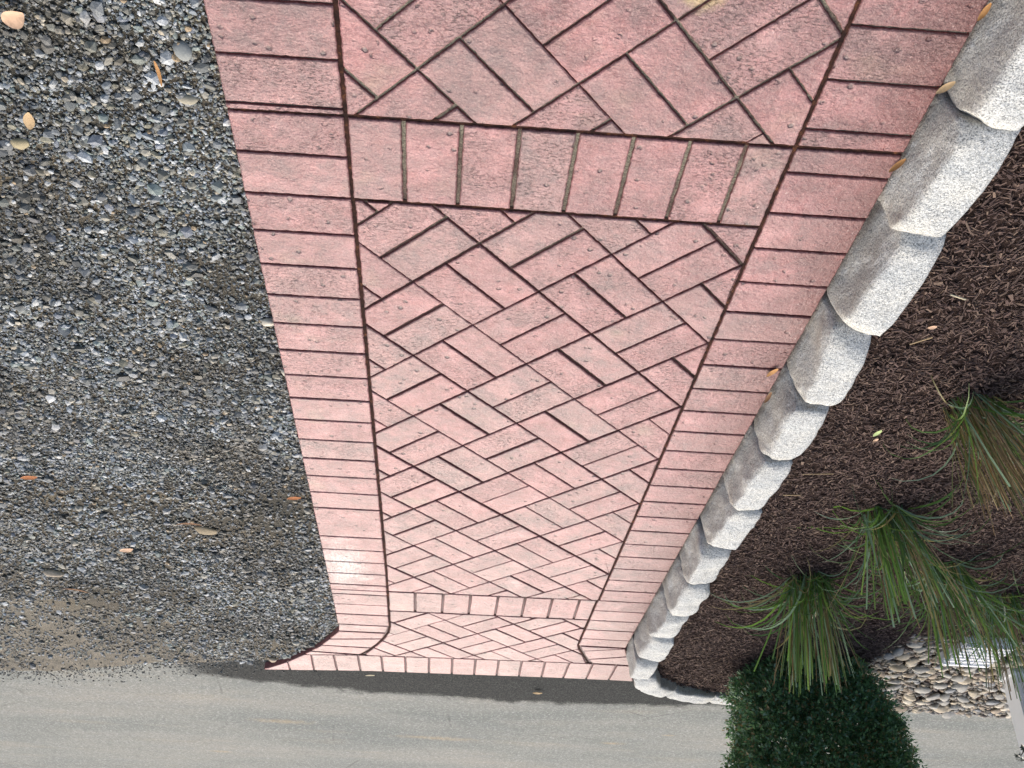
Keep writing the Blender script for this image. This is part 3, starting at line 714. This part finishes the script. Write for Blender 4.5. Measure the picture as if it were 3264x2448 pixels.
def gravel_pts(dens, y1, thin, smin, smax, pw_=1.0):
    n = int(dens*(3.2-0.44)*(y1-0.55)); x, y = field(n, 0.44, 3.2, 0.55, y1)
    s = smin+(smax-smin)*rng.beta(1.2, 4.0, n)*pw_
    ok = in_view(x, y, 0, 0.60) & (x > xl_edge(y)+s*0.8) & (y < eg(x)-0.01+0.05*vnoise(x, y, 14, 2))
    x, y, s = x[ok], y[ok], s[ok]
    pn = 0.8*vnoise(x, y, 1.5, 9.0)+0.55*vnoise(x, y, 6.0, 4.0)
    tanz = (y+0.85*x-4.8)*1.0+0.9*vnoise(x, y, 1.7, 21.0)+0.6*vnoise(x, y*2, 6, 22.0)
    keep = rng.uniform(0, 1, len(x)) > np.clip(thin*np.clip(pn*1.5-0.30, 0, 1)+np.clip(tanz, 0, 0.68), 0, 0.95)
    x, y, s = x[keep], y[keep], s[keep]
    z = -0.024+rel(x, y)+s*0.18+rng.uniform(0, 0.004, len(x))
    return np.stack([x, y, z], 1), s
p, s_ = gravel_pts(900, 5.1, 0.9, 0.0070, 0.021)
tag(scatter('gravel', p, s_, 0.55, M_GRAVEL), 'loose angular blue-grey crushed stone beside the pink path', 'gravel', kind='stuff'); n1 = len(p)
p, s_ = gravel_pts(11500, 5.1, 0.9, 0.0032, 0.0086)
tag(scatter('gravel', p, s_, 0.6, M_GRAVEL), 'small blue-grey gravel chips filling the bed beside the path', 'gravel', kind='stuff'); n2 = len(p)
p, s_ = gravel_pts(24000, 2.8, 0.6, 0.0022, 0.0046)
OV = np.array([(1, 0, 0), (-1, 0, 0), (0, 1, 0), (0, -1, 0), (0, 0, 1), (0, 0, -1)], float)
OF = np.array([(0, 2, 4), (2, 1, 4), (1, 3, 4), (3, 0, 4), (2, 0, 5), (1, 2, 5), (3, 1, 5), (0, 3, 5)])
tag(scatter('gravel', p, s_, 0.6, M_GRAVEL, base=(OV, OF)), 'fine stone chips and grit between the larger gravel near the camera', 'gravel', kind='stuff'); n3 = len(p)
M_ACC = mat_isl('buff_pebble', [(0.40, 0.30, 0.18), (0.52, 0.48, 0.38), (0.45, 0.40, 0.30), (0.62, 0.64, 0.62), (0.66, 0.68, 0.66)], 0.6, 0.4)
p, s_ = gravel_pts(380, 5.1, 0.5, 0.0040, 0.0115); p[:, 2] += 0.003
tag(scatter('gravel', p, s_, 0.6, M_ACC, jag=0.18), 'scattered buff, cream and orange pebbles among the grey gravel', 'gravel', kind='stuff')
# stray grit on road edge
n = 1600; x = rng.uniform(0.6, 3.4, n); y = eg(x)+np.abs(rng.normal(0, 0.10, n))
p = np.stack([x, y, np.full(n, -0.035)], 1)
tag(scatter('gravel', p, rng.uniform(0.002, 0.007, n), 0.6, M_FINES, base=(OV, OF)), 'stray grit spilled from the gravel onto the asphalt edge', 'gravel', kind='stuff')
print('GRAVEL', n1, n2, n3)

# bark mulch
BXV = np.array([(x, y, z) for x in (-1, 1) for y in (-1, 1) for z in (-1, 1)], float)
BXF = np.array([(0, 1, 3, 2), (4, 6, 7, 5), (0, 4, 5, 1), (2, 3, 7, 6), (0, 2, 6, 4), (1, 5, 7, 3)])
def mulch_pts(n, hi):
    x, y = field(n, -3.2, -0.885, 0.55, 4.62)
    ok = in_view(x, y, 0.05, 0.55) & (y < np.vectorize(mulch_edge)(x)-0.035)
    rv = (y > 3.62+0.20*vnoise(x, y, 3, 5)+0.0*(x)) & (x < -1.93+0.10*vnoise(x, y, 4, 8))
    ok &= (~rv) | (rng.uniform(0, 1, n) < 0.03)
    x, y = x[ok], y[ok]; z = np.vectorize(mulch_z)(x, y)+rng.uniform(-0.002, hi, len(x)); return np.stack([x, y, z], 1)
def chips(name, p, Ls, Ws, Ts, mat, tilt, label):
    n = len(p); v = BXV[None].repeat(n, 0)*np.stack([Ls, Ws, Ts], 1)[:, None, :]
    # taper and bend each splinter
    tx = BXV[:, 0][None]*rng.uniform(-0.45, 0.45, (n, 1)); v[:, :, 1] *= (1+tx); v[:, :, 1] += (rng.normal(0, 0.12, (n, 1))*Ws[:, None])*(BXV[:, 0][None]**2)*BXV[:, 2][None]
    v = np.einsum('nij,nkj->nki', rot_mats(n, tilt), v)+p[:, None, :]
    f = BXF[None]+(np.arange(n)*8)[:, None, None]
    o = link(name, mesh_np(name, v.reshape(-1, 3), f.reshape(-1, 4)), [mat]); return tag(o, label, 'mulch', kind='stuff')
p = mulch_pts(170000, 0.011); n = len(p)
chips('mulch', p, rng.gamma(3, 0.0018, n)+0.0018, rng.uniform(0.0005, 0.0017, n), rng.uniform(0.0006, 0.0014, n), M_MULCH, 0.22, 'dark brown shredded bark mulch covering the planting bed')
p = mulch_pts(7500, 0.018); n = len(p)
chips('mulch', p, rng.uniform(0.004, 0.010, n), rng.uniform(0.0018, 0.0036, n), rng.uniform(0.0008, 0.002, n), M_MULCH, 0.25, 'broader flakes of dark bark mulch in the planting bed')
print('MULCH', n)

# river stones at the road end of the bed
bm = bmesh.new(); bmesh.ops.create_icosphere(bm, subdivisions=3, radius=1.0)
SV = np.array([tuple(a.co) for a in bm.verts]); SF = [[a.index for a in b.verts] for b in bm.faces]; bm.free()
RM = [colmat('tan_river_stone', (0.46, 0.40, 0.30)), colmat('grey_river_stone', (0.38, 0.37, 0.335)), colmat('brown_river_stone', (0.34, 0.28, 0.21)), colmat('pale_river_stone', (0.58, 0.53, 0.43)), colmat('slate_river_stone', (0.30, 0.31, 0.31))]
RN = ['tan', 'grey', 'brown', 'pale cream', 'slate grey']
def pebble_mesh(name, sx, sy, sz, seed, mat):
    off = Vector((seed*1.3, seed*0.7, seed*2.1)); V = []
    for v in SV:
        q = Vector(v); s = 1+0.28*noise.noise(q*0.9+off)+0.07*noise.noise(q*2.6+off); V.append((v[0]*sx*s, v[1]*sy*s, v[2]*sz*s))
    me = mesh_np(name, V, SF, True); me.materials.append(mat); return me
protos = [[pebble_mesh('river_stone', rr_[0], rr_[1], rr_[2], 10*c+k, RM[c]) for k, rr_ in enumerate([(1, .72, .42), (1, .85, .38), (.9, .6, .45)])] for c in range(5)]
placed = []; rr = random.Random(5); tries = 0
while len(placed) < 150 and tries < 9000:
    tries += 1; x, y = rr.uniform(-3.1, -1.90), rr.uniform(3.62, 4.66); s = rr.uniform(0.018, 0.042)
    if y > 4.68 or not bool(in_view(np.array(x), np.array(y), 0.0, 0.10)): continue
    if x > -2.02 and y > 4.5: continue
    if -2.40 < x < -2.0 and 3.5 < y < 3.80: continue
    if all(math.hypot(x-a, y-b) > (s+t)*0.70 for a, b, t in placed): placed.append((x, y, s))
for x, y, s in placed:
    c = rr.choices(range(5), [4, 4, 2, 3, 2])[0]
    o = bpy.data.objects.new('river_stone', rr.choice(protos[c])); COL.objects.link(o)
    o.scale = (s, s, s); o.location = (x, y, mulch_z(x, y)+s*0.28+0.008); o.rotation_euler = (rr.uniform(-.3, .3), rr.uniform(-.3, .3), rr.uniform(0, 6.28))
    tag(o, '%s %s river stone in the loose patch, %s' % ('large' if s > 0.033 else ('medium' if s > 0.025 else 'small'), RN[c], 'next to the shrub' if x > -2.25 else ('beside the white downspout' if x < -2.48 else ('at the asphalt edge' if y > 4.3 else ('behind the ribbed outlet' if y < 3.98 else 'in the middle of the patch')))), 'river stone', 'river stones between the mulch and the road')
n = 5200; x, y = field(n, -3.2, -1.75, 3.50, 4.70); ok = in_view(x, y, 0, 0.15) & (x < -1.86+0.1*vnoise(x, y, 5, 3)) & (y > 3.55+0.1*vnoise(x, y, 4, 6)); x, y = x[ok], y[ok]
p = np.stack([x, y, np.vectorize(mulch_z)(x, np.minimum(y, 4.5))+rng.uniform(0, 0.014, len(x))], 1)
tag(scatter('pebbles', p, rng.uniform(0.006, 0.019, len(x)), 0.5, M_RIVER, smooth=True, jag=0.12), 'small mixed pebbles filling the gaps between the river stones', 'pebbles', kind='stuff')

# ------------------------------------------------------------ plants
def ribbons(name, paths, widths, mat, parent, taper=True, kind='stuff'):
    """paths: (n,k,3) ; ribbons with a shallow fold"""
    n, k, _ = paths.shape
    t = np.gradient(paths, axis=1); t /= np.linalg.norm(t, axis=2, keepdims=True)+1e-9
    side = np.cross(t, rng.normal(0, 1, (n, 1, 3))*np.array([1, 1, 0.4])); side /= np.linalg.norm(side, axis=2, keepdims=True)+1e-9
    u = np.linspace(0, 1, k)[None, :, None]
    w = widths[:, None, None]*(np.clip(1.15-u**2.2*1.1, 0.06, 1) if taper else np.ones_like(u))
    nn = np.cross(t, side)
    A = paths-side*w; B = paths+nn*w*0.35; C = paths+side*w
    V = np.stack([A, B, C], 2).reshape(-1, 3)
    base = (np.arange(n)*k*3)[:, None, None]+(np.arange(k-1)*3)[None, :, None]
    f1 = base+np.array([0, 1, 4, 3]); f2 = base+np.array([1, 2, 5, 4])
    Fc = np.concatenate([f1.reshape(-1, 4), f2.reshape(-1, 4)])
    o = link(name, mesh_np(name, V, Fc, True), [mat], parent); o['kind'] = kind; return o
def blade_paths(n, bx, by, z0, L, lean, droop, k=9, wind=(0, 0), rad=0.035):
    a = rng.uniform(0, 2*np.pi, n); r = rad*np.sqrt(rng.uniform(0, 1, n))
    P = np.zeros((n, k, 3)); P[:, 0] = np.stack([bx+r*np.cos(a), by+r*np.sin(a), np.full(n, z0)], 1)
    az = a+rng.normal(0, 1.5, n); ln = np.abs(rng.normal(lean, 0.36, n)); Ls = L*rng.uniform(0.55, 1.1, n)
    th = ln.copy(); dr = droop*rng.uniform(0.2, 2.3, n)
    for i in range(1, k):
        d = np.stack([np.sin(th)*np.cos(az)+wind[0], np.sin(th)*np.sin(az)+wind[1], np.cos(th)], 1); d /= np.linalg.norm(d, axis=1, keepdims=True)
        P[:, i] = P[:, i-1]+d*(Ls/(k-1))[:, None]; th = th+dr/(k-1)*(0.4+1.2*i/k); az = az+rng.normal(0, 0.05, n)
    P[:, :, 2] = np.maximum(P[:, :, 2], z0+0.004)
    return P
def clump(x, y, label, nb, ns, L, hs, wind, ang=0.17, rad=0.06, green=0.0):
    z0 = mulch_z(x, y); root = empty('grass_clump', (x, y, z0)); tag(root, label, 'ornamental grass', 'ornamental grass clumps in the mulch bed')
    P = blade_paths(nb, 0, 0, 0.0, L, 0.50, 1.55, wind=wind, rad=rad*1.3)
    ribbons('leaves', P, rng.uniform(0.0015, 0.0036, nb), M_BLADE, root)
    ni = int(nb*0.4); P = blade_paths(ni, 0, 0, 0.0, L*0.85, 0.22, 0.5, wind=(wind[0]*1.2, wind[1]*1.2), rad=rad)
    ribbons('leaves', P, rng.uniform(0.0018, 0.0036, ni), M_BLADE, root)
    # stalks cut off level by shears
    a = rng.uniform(0, 2*np.pi, ns); r = rad*1.1*np.sqrt(rng.uniform(0, 1, ns)); k = 4
    th = np.abs(rng.normal(0, ang, ns)); az = a+rng.normal(0, .5, ns)
    d = np.stack([np.sin(th)*np.cos(az)+wind[0], np.sin(th)*np.sin(az)+wind[1], np.cos(th)], 1); d /= np.linalg.norm(d, axis=1, keepdims=True)
    Ls = hs*rng.uniform(0.8, 1.04, ns); u = np.linspace(0, 1, k)
    P = np.stack([r*np.cos(a), r*np.sin(a), np.zeros(ns)], 1)[:, None, :]+d[:, None, :]*Ls[:, None, None]*u[None, :, None]
    P[:, 1:3] += rng.normal(0, 0.0015, (ns, 2, 3))
    kg = int(ns*green)
    ribbons('stalks', P[kg:], rng.uniform(0.0009, 0.0018, ns-kg), M_STRAW, root, taper=False)
    if kg: ribbons('cut_leaves', P[:kg], rng.uniform(0.0016, 0.0030, kg), M_BLADE, root, taper=False)
    return root
clump(-1.275, 1.90, 'nearest grass clump with brown cut stalks standing in the mulch at the frame edge', 40, 130, 0.32, 0.30, (-0.22, 0.02), green=0.08)
clump(-1.325, 2.52, 'dense green grass clump in the middle of the mulch bed', 75, 80, 0.36, 0.32, (-0.16, 0.10), green=0.55)
clump(-1.265, 3.04, 'tall grass clump in front of the green shrub, nearest the kerb', 75, 120, 0.37, 0.38, (0.05, 0.12), green=0.6)
clump(-1.66, 2.86, 'leafy grass clump behind the middle clump, towards the river stones', 55, 70, 0.38, 0.34, (-0.12, 0.10), green=0.6)
clump(-1.99, 3.10, 'far grass clump in front of the river stones and white post', 45, 60, 0.36, 0.34, (-0.05, 0.08), green=0.5)

# evergreen box shrub
def shrub(x, y, z0, rx, ry, h, n):
    root = empty('boxwood_shrub', (x, y, z0)); tag(root, 'dense dark green small-leaved shrub at the corner of the bed by the road', 'shrub')
    br = random.Random(3); bmB = []
    segs = []
    for i in range(26):
        a = br.uniform(0, 6.28); r = br.uniform(0.2, 0.85); segs.append(((br.uniform(-.03, .03), br.uniform(-.03, .03), 0), (rx*0.35*r*math.cos(a), ry*0.35*r*math.sin(a), h*0.4), (rx*r*math.cos(a), ry*r*math.sin(a), h*br.uniform(0.6, 0.95))))
    V, Fc = [], []
    for s3 in segs:
        for (p, q), (w0, w1) in zip(zip(s3[:-1], s3[1:]), ((0.007, 0.005), (0.005, 0.002))):
            b0 = len(V); p, q = Vector(p), Vector(q); d = (q-p).normalized(); u = d.orthogonal().normalized(); v = d.cross(u)
            for c, w in ((p, w0), (q, w1)):
                for t in range(5):
                    an = t*1.2566; w_ = c+(u*math.cos(an)+v*math.sin(an))*w; V.append(tuple(w_))
            for t in range(5): Fc.append((b0+t, b0+(t+1) % 5, b0+5+(t+1) % 5, b0+5+t))
    link('branches', mesh_np('branches', V, Fc, True), [M_TWIG], root)
    # sprigs: short shoots, each carrying several pairs of leaves, through a clumpy shell
    ns = n//9; th = rng.uniform(0, 2*np.pi, ns); zz = rng.uniform(0.0, 1.0, ns)
    rad = np.clip(1-rng.exponential(0.12, ns), 0.12, 1.0)
    prof = np.interp(zz, [0, .12, .35, .75, .95, 1], [.62, .86, .97, 1.0, .86, .6])
    px_, py_ = np.cos(th), np.sin(th); sq = (np.abs(px_)**3.2+np.abs(py_)**3.2)**(-1/3.2)
    lump = 1+0.20*np.array([noise.noise((a*2.2, b*2.2, c*4.5)) for a, b, c in zip(px_, py_, zz)])
    top = zz > 0.93
    rad = np.where(top, np.sqrt(rng.uniform(0, 1, ns)), rad)
    base = np.stack([px_*sq*rx*rad*prof*lump, py_*sq*ry*rad*prof*lump, zz*h*(1-0.05*(1-lump))+0.03], 1)
    # gaps in the crown
    gap = np.array([noise.noise((b[0]*9, b[1]*9, b[2]*9+4)) for b in base]); base = base[gap < 0.38]; ns = len(base)
    outd = base-np.array([0, 0, h*0.4]); outd /= np.linalg.norm(outd, axis=1, keepdims=True)
    dirs = outd*0.8+rng.normal(0, 0.45, (ns, 3))+np.array([0, 0, 0.45]); dirs /= np.linalg.norm(dirs, axis=1, keepdims=True)
    m = 9; LP, LD = [], []
    tt = np.linspace(0.0, 0.055, m)
    for i in range(m):
        side = np.cross(dirs, rng.normal(0, 1, (ns, 3))); side /= np.linalg.norm(side, axis=1, keepdims=True)
        LP.append(base+dirs*tt[i]); d = dirs*(0.6 if i < m-1 else 3)+side; LD.append(d/np.linalg.norm(d, axis=1, keepdims=True))
    LP = np.concatenate(LP); LD = np.concatenate(LD); N = len(LP)
    s = rng.uniform(0.0075, 0.0125, N)[:, None]
    S_ = np.cross(LD, rng.normal(0, .6, (N, 3))+np.array([0, 0, 1])); S_ /= np.linalg.norm(S_, axis=1, keepdims=True)+1e-9
    Nn = np.cross(S_, LD)
    A = LP; B = LP+LD*s*0.9+S_*s*0.48+Nn*s*.15; C = LP+LD*s*2.0; D = LP+LD*s*0.9-S_*s*0.48+Nn*s*.15; 
    V = np.stack([A, B, C, D], 1).reshape(-1, 3); f0 = (np.arange(N)*4)[:, None]
    Fc = np.concatenate([f0+np.array([0, 1, 2]), f0+np.array([0, 2, 3])])
    o = link('foliage', mesh_np('foliage', V, Fc), [M_LEAF], root); o['kind'] = 'stuff'
    print('SHRUB leaves', N)
shrub(-1.60, 4.06, 0.02, 0.31, 0.30, 0.80, 120000)

# holly sprig whose tip reaches into the corner
def holly(x, y, z0):
    root = empty('holly_bush', (x, y, z0)); tag(root, 'dark spiny holly twig poking in at the picture corner in front of the road', 'holly')
    V, Fc = [], []; tips = [(0.34, 0.02, 0.50), (0.31, 0.08, 0.47), (0.27, 0.10, 0.54), (0.22, 0.0, 0.45), (0.2, 0.1, 0.6), (0.05, 0, 0.6), (-0.1, 0.1, 0.5), (-0.15, -0.1, 0.55)]
    for t in tips:
        b0 = len(V); p, q = Vector((0, 0, 0)), Vector(t); d = (q-p).normalized(); u = d.orthogonal().normalized(); v = d.cross(u)
        for c, w in ((p, 0.006), (p*0.5+q*0.5+Vector((0, 0, 0.05)), 0.004), (q, 0.002)):
            for k in range(5): an = k*1.2566; V.append(tuple(c+(u*math.cos(an)+v*math.sin(an))*w))
        for s in (0, 5):
            for k in range(5): Fc.append((b0+s+k, b0+s+(k+1) % 5, b0+s+5+(k+1) % 5, b0+s+5+k))
    link('branches', mesh_np('branches', V, Fc, True), [M_TWIG], root)
    out = [(0, 0.0), (0.10, 0.14), (0.22, 0.34), (0.30, 0.18), (0.45, 0.40), (0.55, 0.20), (0.70, 0.32), (0.78, 0.12), (1.0, 0.0)]
    prof = [(a, b) for a, b in out]+[(a, -b) for a, b in out[-2:0:-1]]
    V, Fc = [], []; rr = random.Random(9)
    for t in tips:
        for k in range(34):
            u = rr.uniform(0.25, 1.04); c = Vector(t)*u+Vector((rr.uniform(-.012, .012), rr.uniform(-.012, .012), 0.05*(1-abs(2*u-1))+rr.uniform(-.01, .01)))
            d = Vector((rr.uniform(-1, 1), rr.uniform(-1, 1), rr.uniform(-.5, .8))).normalized(); s = d.cross(Vector((0, 0, 1))).normalized(); L = rr.uniform(0.030, 0.045)
            nn = s.cross(d); mid0 = len(V)
            for a, b in prof: V.append(tuple(c+d*(a*L)+s*(b*L)+nn*(abs(b)*L*0.35*(1 if (a*10) % 2 else .5))))
            m_ = len(prof); V.append(tuple(c+d*(L*0.5)))
            for i in range(m_): Fc.append((mid0+i, mid0+(i+1) % m_, mid0+m_))
    o = link('foliage', mesh_np('foliage', V, Fc), [M_HOLLY], root); o['kind'] = 'stuff'
holly(-2.56, 3.56, 0.0)

# ------------------------------------------------------------ white post and ribbed outlet
def box_bm(bm, x0, x1, y0, y1, z0, z1, bev=0.0):
    r = bmesh.ops.create_cube(bm, size=1.0)
    for v in r['verts']: v.co = Vector(((x0+x1)/2+v.co.x*(x1-x0), (y0+y1)/2+v.co.y*(y1-y0), (z0+z1)/2+v.co.z*(z1-z0)))
    if bev: bmesh.ops.bevel(bm, geom=list({e for v in r['verts'] for e in v.link_edges}), offset=bev, segments=2, affect='EDGES')
def bmo(name, bm, mats, parent=None, loc=None):
    me = bpy.data.meshes.new(name); bm.to_mesh(me); bm.free(); return link(name, me, mats, parent, loc)
root = empty('downspout', (-2.545, 3.972, 0)); tag(root, 'white square downspout standing at the frame edge beside the river stones', 'downspout')
bm = bmesh.new(); box_bm(bm, -0.055, 0.055, -0.05, 0.055, 0.0, 2.6, 0.006); bmo('pipe', bm, [M_WHITE], root)
bm = bmesh.new(); box_bm(bm, -0.062, 0.062, -0.057, 0.062, 0.0, 0.055, 0.004); bmo('collar', bm, [M_WHITE], root)
root = empty('splash_outlet', (-2.18, 3.64, 0.02)); tag(root, 'white ribbed plastic drain outlet lying on the river stones behind the grass', 'drain outlet')
bm = bmesh.new(); box_bm(bm, -0.10, 0.10, -0.12, 0.12, 0.0, 0.055, 0.004); bmo('shell', bm, [M_WHITE], root)
for k in range(6):
    bm = bmesh.new(); box_bm(bm, -0.098, 0.098, -0.109+k*0.034, -0.109+k*0.034+0.018, 0.054, 0.068, 0.003); bmo('rib', bm, [M_WHITE], root)
bm = bmesh.new(); box_bm(bm, -0.102, 0.102, 0.098, 0.122, 0.0, 0.07, 0.004); bmo('rim', bm, [M_WHITE], root)

# ------------------------------------------------------------ dry leaves and small debris, each one a thing
def dry_leaf(x, y, z, L, W, ang, col, label, name='dry_leaf', curl=0.25, tilt=0.0, cat='leaf'):
    V = []; k = 9
    for i in range(k):
        u = i/(k-1); w = W/2*math.sin(math.pi*min(1, u*0.97+0.02))**0.75+0.0006
        zc = curl*L*(4*(u-.5)**2)*0.35
        V += [(u*L-L/2, -w, zc+w*0.5), (u*L-L/2, 0, zc), (u*L-L/2, w, zc+w*0.5)]
    Fc = [(3*i+a, 3*i+3+a, 3*i+4+a, 3*i+1+a) for i in range(k-1) for a in (0, 1)]
    m = colmat('leaf_'+col, LC[col]); o = link(name, mesh_np(name, V, Fc, True), [m], loc=(x, y, z)); o.rotation_euler = (tilt, 0, ang)
    tag(o, label, cat); return o
LC = {'orange': (0.42, 0.22, 0.08), 'tan': (0.50, 0.36, 0.20), 'brown': (0.22, 0.12, 0.06), 'peach': (0.62, 0.42, 0.28), 'green': (0.42, 0.52, 0.22), 'cream': (0.62, 0.55, 0.38), 'rust': (0.40, 0.15, 0.05)}
dry_leaf(-0.778, 1.895, 0.003, 0.042, 0.014, 1.15, 'orange', 'orange-brown dry leaf lying on the path border next to the kerb')
dry_leaf(-0.802, 0.862, 0.006, 0.034, 0.009, 1.4, 'orange', 'orange dry leaf wedged beside the kerb stone at the picture corner', tilt=0.9)
dry_leaf(-0.806, 1.010, 0.008, 0.035, 0.011, 0.9, 'tan', 'curled tan leaf between the two nearest kerb stones and the path', tilt=0.6)
dry_leaf(-0.801, 1.195, 0.006, 0.04, 0.010, 1.1, 'orange', 'orange leaf standing in the gap beside the path joint', tilt=1.0)
dry_leaf(-0.805, 2.005, 0.006, 0.05, 0.010, 1.5, 'brown', 'narrow brown leaf stuck between path and kerb past the leaf on the path', tilt=1.0)
dry_leaf(-1.094, 2.034, 0.073, 0.034, 0.013, 1.3, 'green', 'pale green bit of leaf lying on the mulch')
dry_leaf(-1.104, 2.068, 0.074, 0.016, 0.009, 1.0, 'peach', 'tiny peach-coloured leaf piece touching the pale green one')
dry_leaf(-1.035, 1.587, 0.072, 0.020, 0.012, 0.4, 'peach', 'small peach bark flake on the mulch beside the second visible kerb stone')
dry_leaf(0.806, 1.050, -0.004, 0.045, 0.034, 0.5, 'peach', 'orange-pink flat flake in the gravel at the picture corner', name='bark_flake', curl=0.1, cat='bark flake')
dry_leaf(0.855, 1.278, -0.006, 0.044, 0.020, 1.3, 'tan', 'brown and tan bark curl in the gravel at the frame edge', name='bark_flake', cat='bark flake')
dry_leaf(0.584, 1.141, -0.008, 0.055, 0.006, 1.6, 'orange', 'thin curled orange needle in the near gravel by the path')
dry_leaf(1.347, 2.766, -0.006, 0.060, 0.024, 0.3, 'rust', 'rust-red bark flake in the gravel at the frame edge', name='bark_flake', cat='bark flake')
dry_leaf(1.170, 3.281, 0.0, 0.060, 0.030, 0.5, 'peach', 'pale peach torn flake on the far gravel', name='bark_flake', cat='bark flake')
dry_leaf(0.515, 2.79, -0.006, 0.050, 0.020, 0.3, 'rust', 'small rust-red leaf in the gravel beside the path edge')
dry_leaf(1.475, 3.717, 0.0, 0.10, 0.016, -0.3, 'brown', 'dark twig on the far gravel', name='twig', cat='twig')
dry_leaf(0.895, 3.03, -0.002, 0.09, 0.014, 0.05, 'brown', 'dark brown twig above the tan dirt patch in the gravel', name='twig', cat='twig')
dry_leaf(0.348, 4.712, -0.024, 0.050, 0.016, 0.3, 'cream', 'white scrap of paper on the dark asphalt past the path', name='paper_scrap', cat='paper scrap')
dry_leaf(-0.50, 4.86, -0.028, 0.05, 0.03, 0.1, 'tan', 'tan dry leaf on the dark asphalt near the kerb bend')
def stick(x, y, z, L, w, ang, tilt, col, label, cat='straw', name='straw'):
    bm = bmesh.new(); bmesh.ops.create_cone(bm, cap_ends=True, segments=7, radius1=w, radius2=w*0.8, depth=L)
    for v in bm.verts: v.co.y += 0.04*L*(4*(v.co.z/L)**2)
    me = bpy.data.meshes.new(name); bm.to_mesh(me); bm.free()
    o = link(name, me, [colmat('leaf_'+col, LC[col])], loc=(x, y, z)); o.rotation_euler = (math.pi/2-tilt, 0, ang); tag(o, label, cat)
stick(-1.015, 2.258, 0.078, 0.085, 0.0016, 1.75, 0.0, 'tan', 'yellow straw sticking out from the end of a kerb stone over the mulch')
stick(-0.99, 2.405, 0.072, 0.05, 0.0018, 1.7, 0.0, 'tan', 'shorter yellow straw by the kerb stone past the longer one')
stick(-1.03, 1.635, 0.074, 0.05, 0.0022, 2.2, 0.05, 'tan', 'pale wood splinter on the mulch beside the peach flake', 'splinter', 'splinter')
stick(-1.038, 1.475, 0.076, 0.045, 0.0022, 1.2, 0.1, 'cream', 'pale forked twig on the mulch beside the third kerb stone', 'twig', 'twig')
stick(-1.335, 1.905, 0.16, 0.16, 0.0018, 0.5, 1.1, 'cream', 'single pale straw leaning up out of the nearest grass clump')
# a few larger individual gravel stones that stand out
def gstone(x, y, sx, sy, sz, ang, key, col, label):
    me = pebble_mesh('stone', sx, sy, sz, int(x*100), colmat(key, col)); o = link('stone', me, loc=(x, y, -0.022+sz*0.5)); o.rotation_euler = (0.1, 0.1, ang); tag(o, label, 'stone')
gstone(0.535, 1.098, 0.018, 0.017, 0.010, 0.3, 'gs_grey', (0.27, 0.29, 0.28), 'largest pale grey stone in the near gravel beside the path')
gstone(0.546, 1.205, 0.019, 0.011, 0.009, 0.1, 'gs_tan', (0.33, 0.31, 0.24), 'long tan-grey stone in the near gravel beside the path')
gstone(0.902, 1.353, 0.022, 0.013, 0.008, 0.4, 'gs_sand', (0.36, 0.31, 0.19), 'flat sandy stone in the gravel near the frame edge')
gstone(0.483, 1.875, 0.020, 0.012, 0.010, 0.5, 'gs_cream', (0.60, 0.56, 0.46), 'cream white stone in the gravel touching the path edge')
gstone(0.465, 2.09, 0.011, 0.014, 0.009, 0.5, 'gs_cream', (0.60, 0.56, 0.46), 'small cream stone in the gravel further along the path edge')
gstone(0.86, 3.12, 0.040, 0.026, 0.008, 0.05, 'gs_soil', (0.27, 0.22, 0.14), 'flat tan stone breaking the surface of the far gravel')
gstone(1.533, 3.598, 0.042, 0.016, 0.014, 0.0, 'gs_pale', (0.42, 0.36, 0.27), 'pale tan elongated stone with a dark shadow at the far gravel edge')
gstone(0.665, 4.27, 0.018, 0.014, 0.012, 0.2, 'gs_cream', (0.60, 0.56, 0.46), 'pale stone lying in the gravel at the flared corner of the path')
gstone(0.80, 4.53, 0.020, 0.015, 0.012, 0.2, 'gs_peach', (0.52, 0.42, 0.30), 'peach pebble against the side of the flared path end')
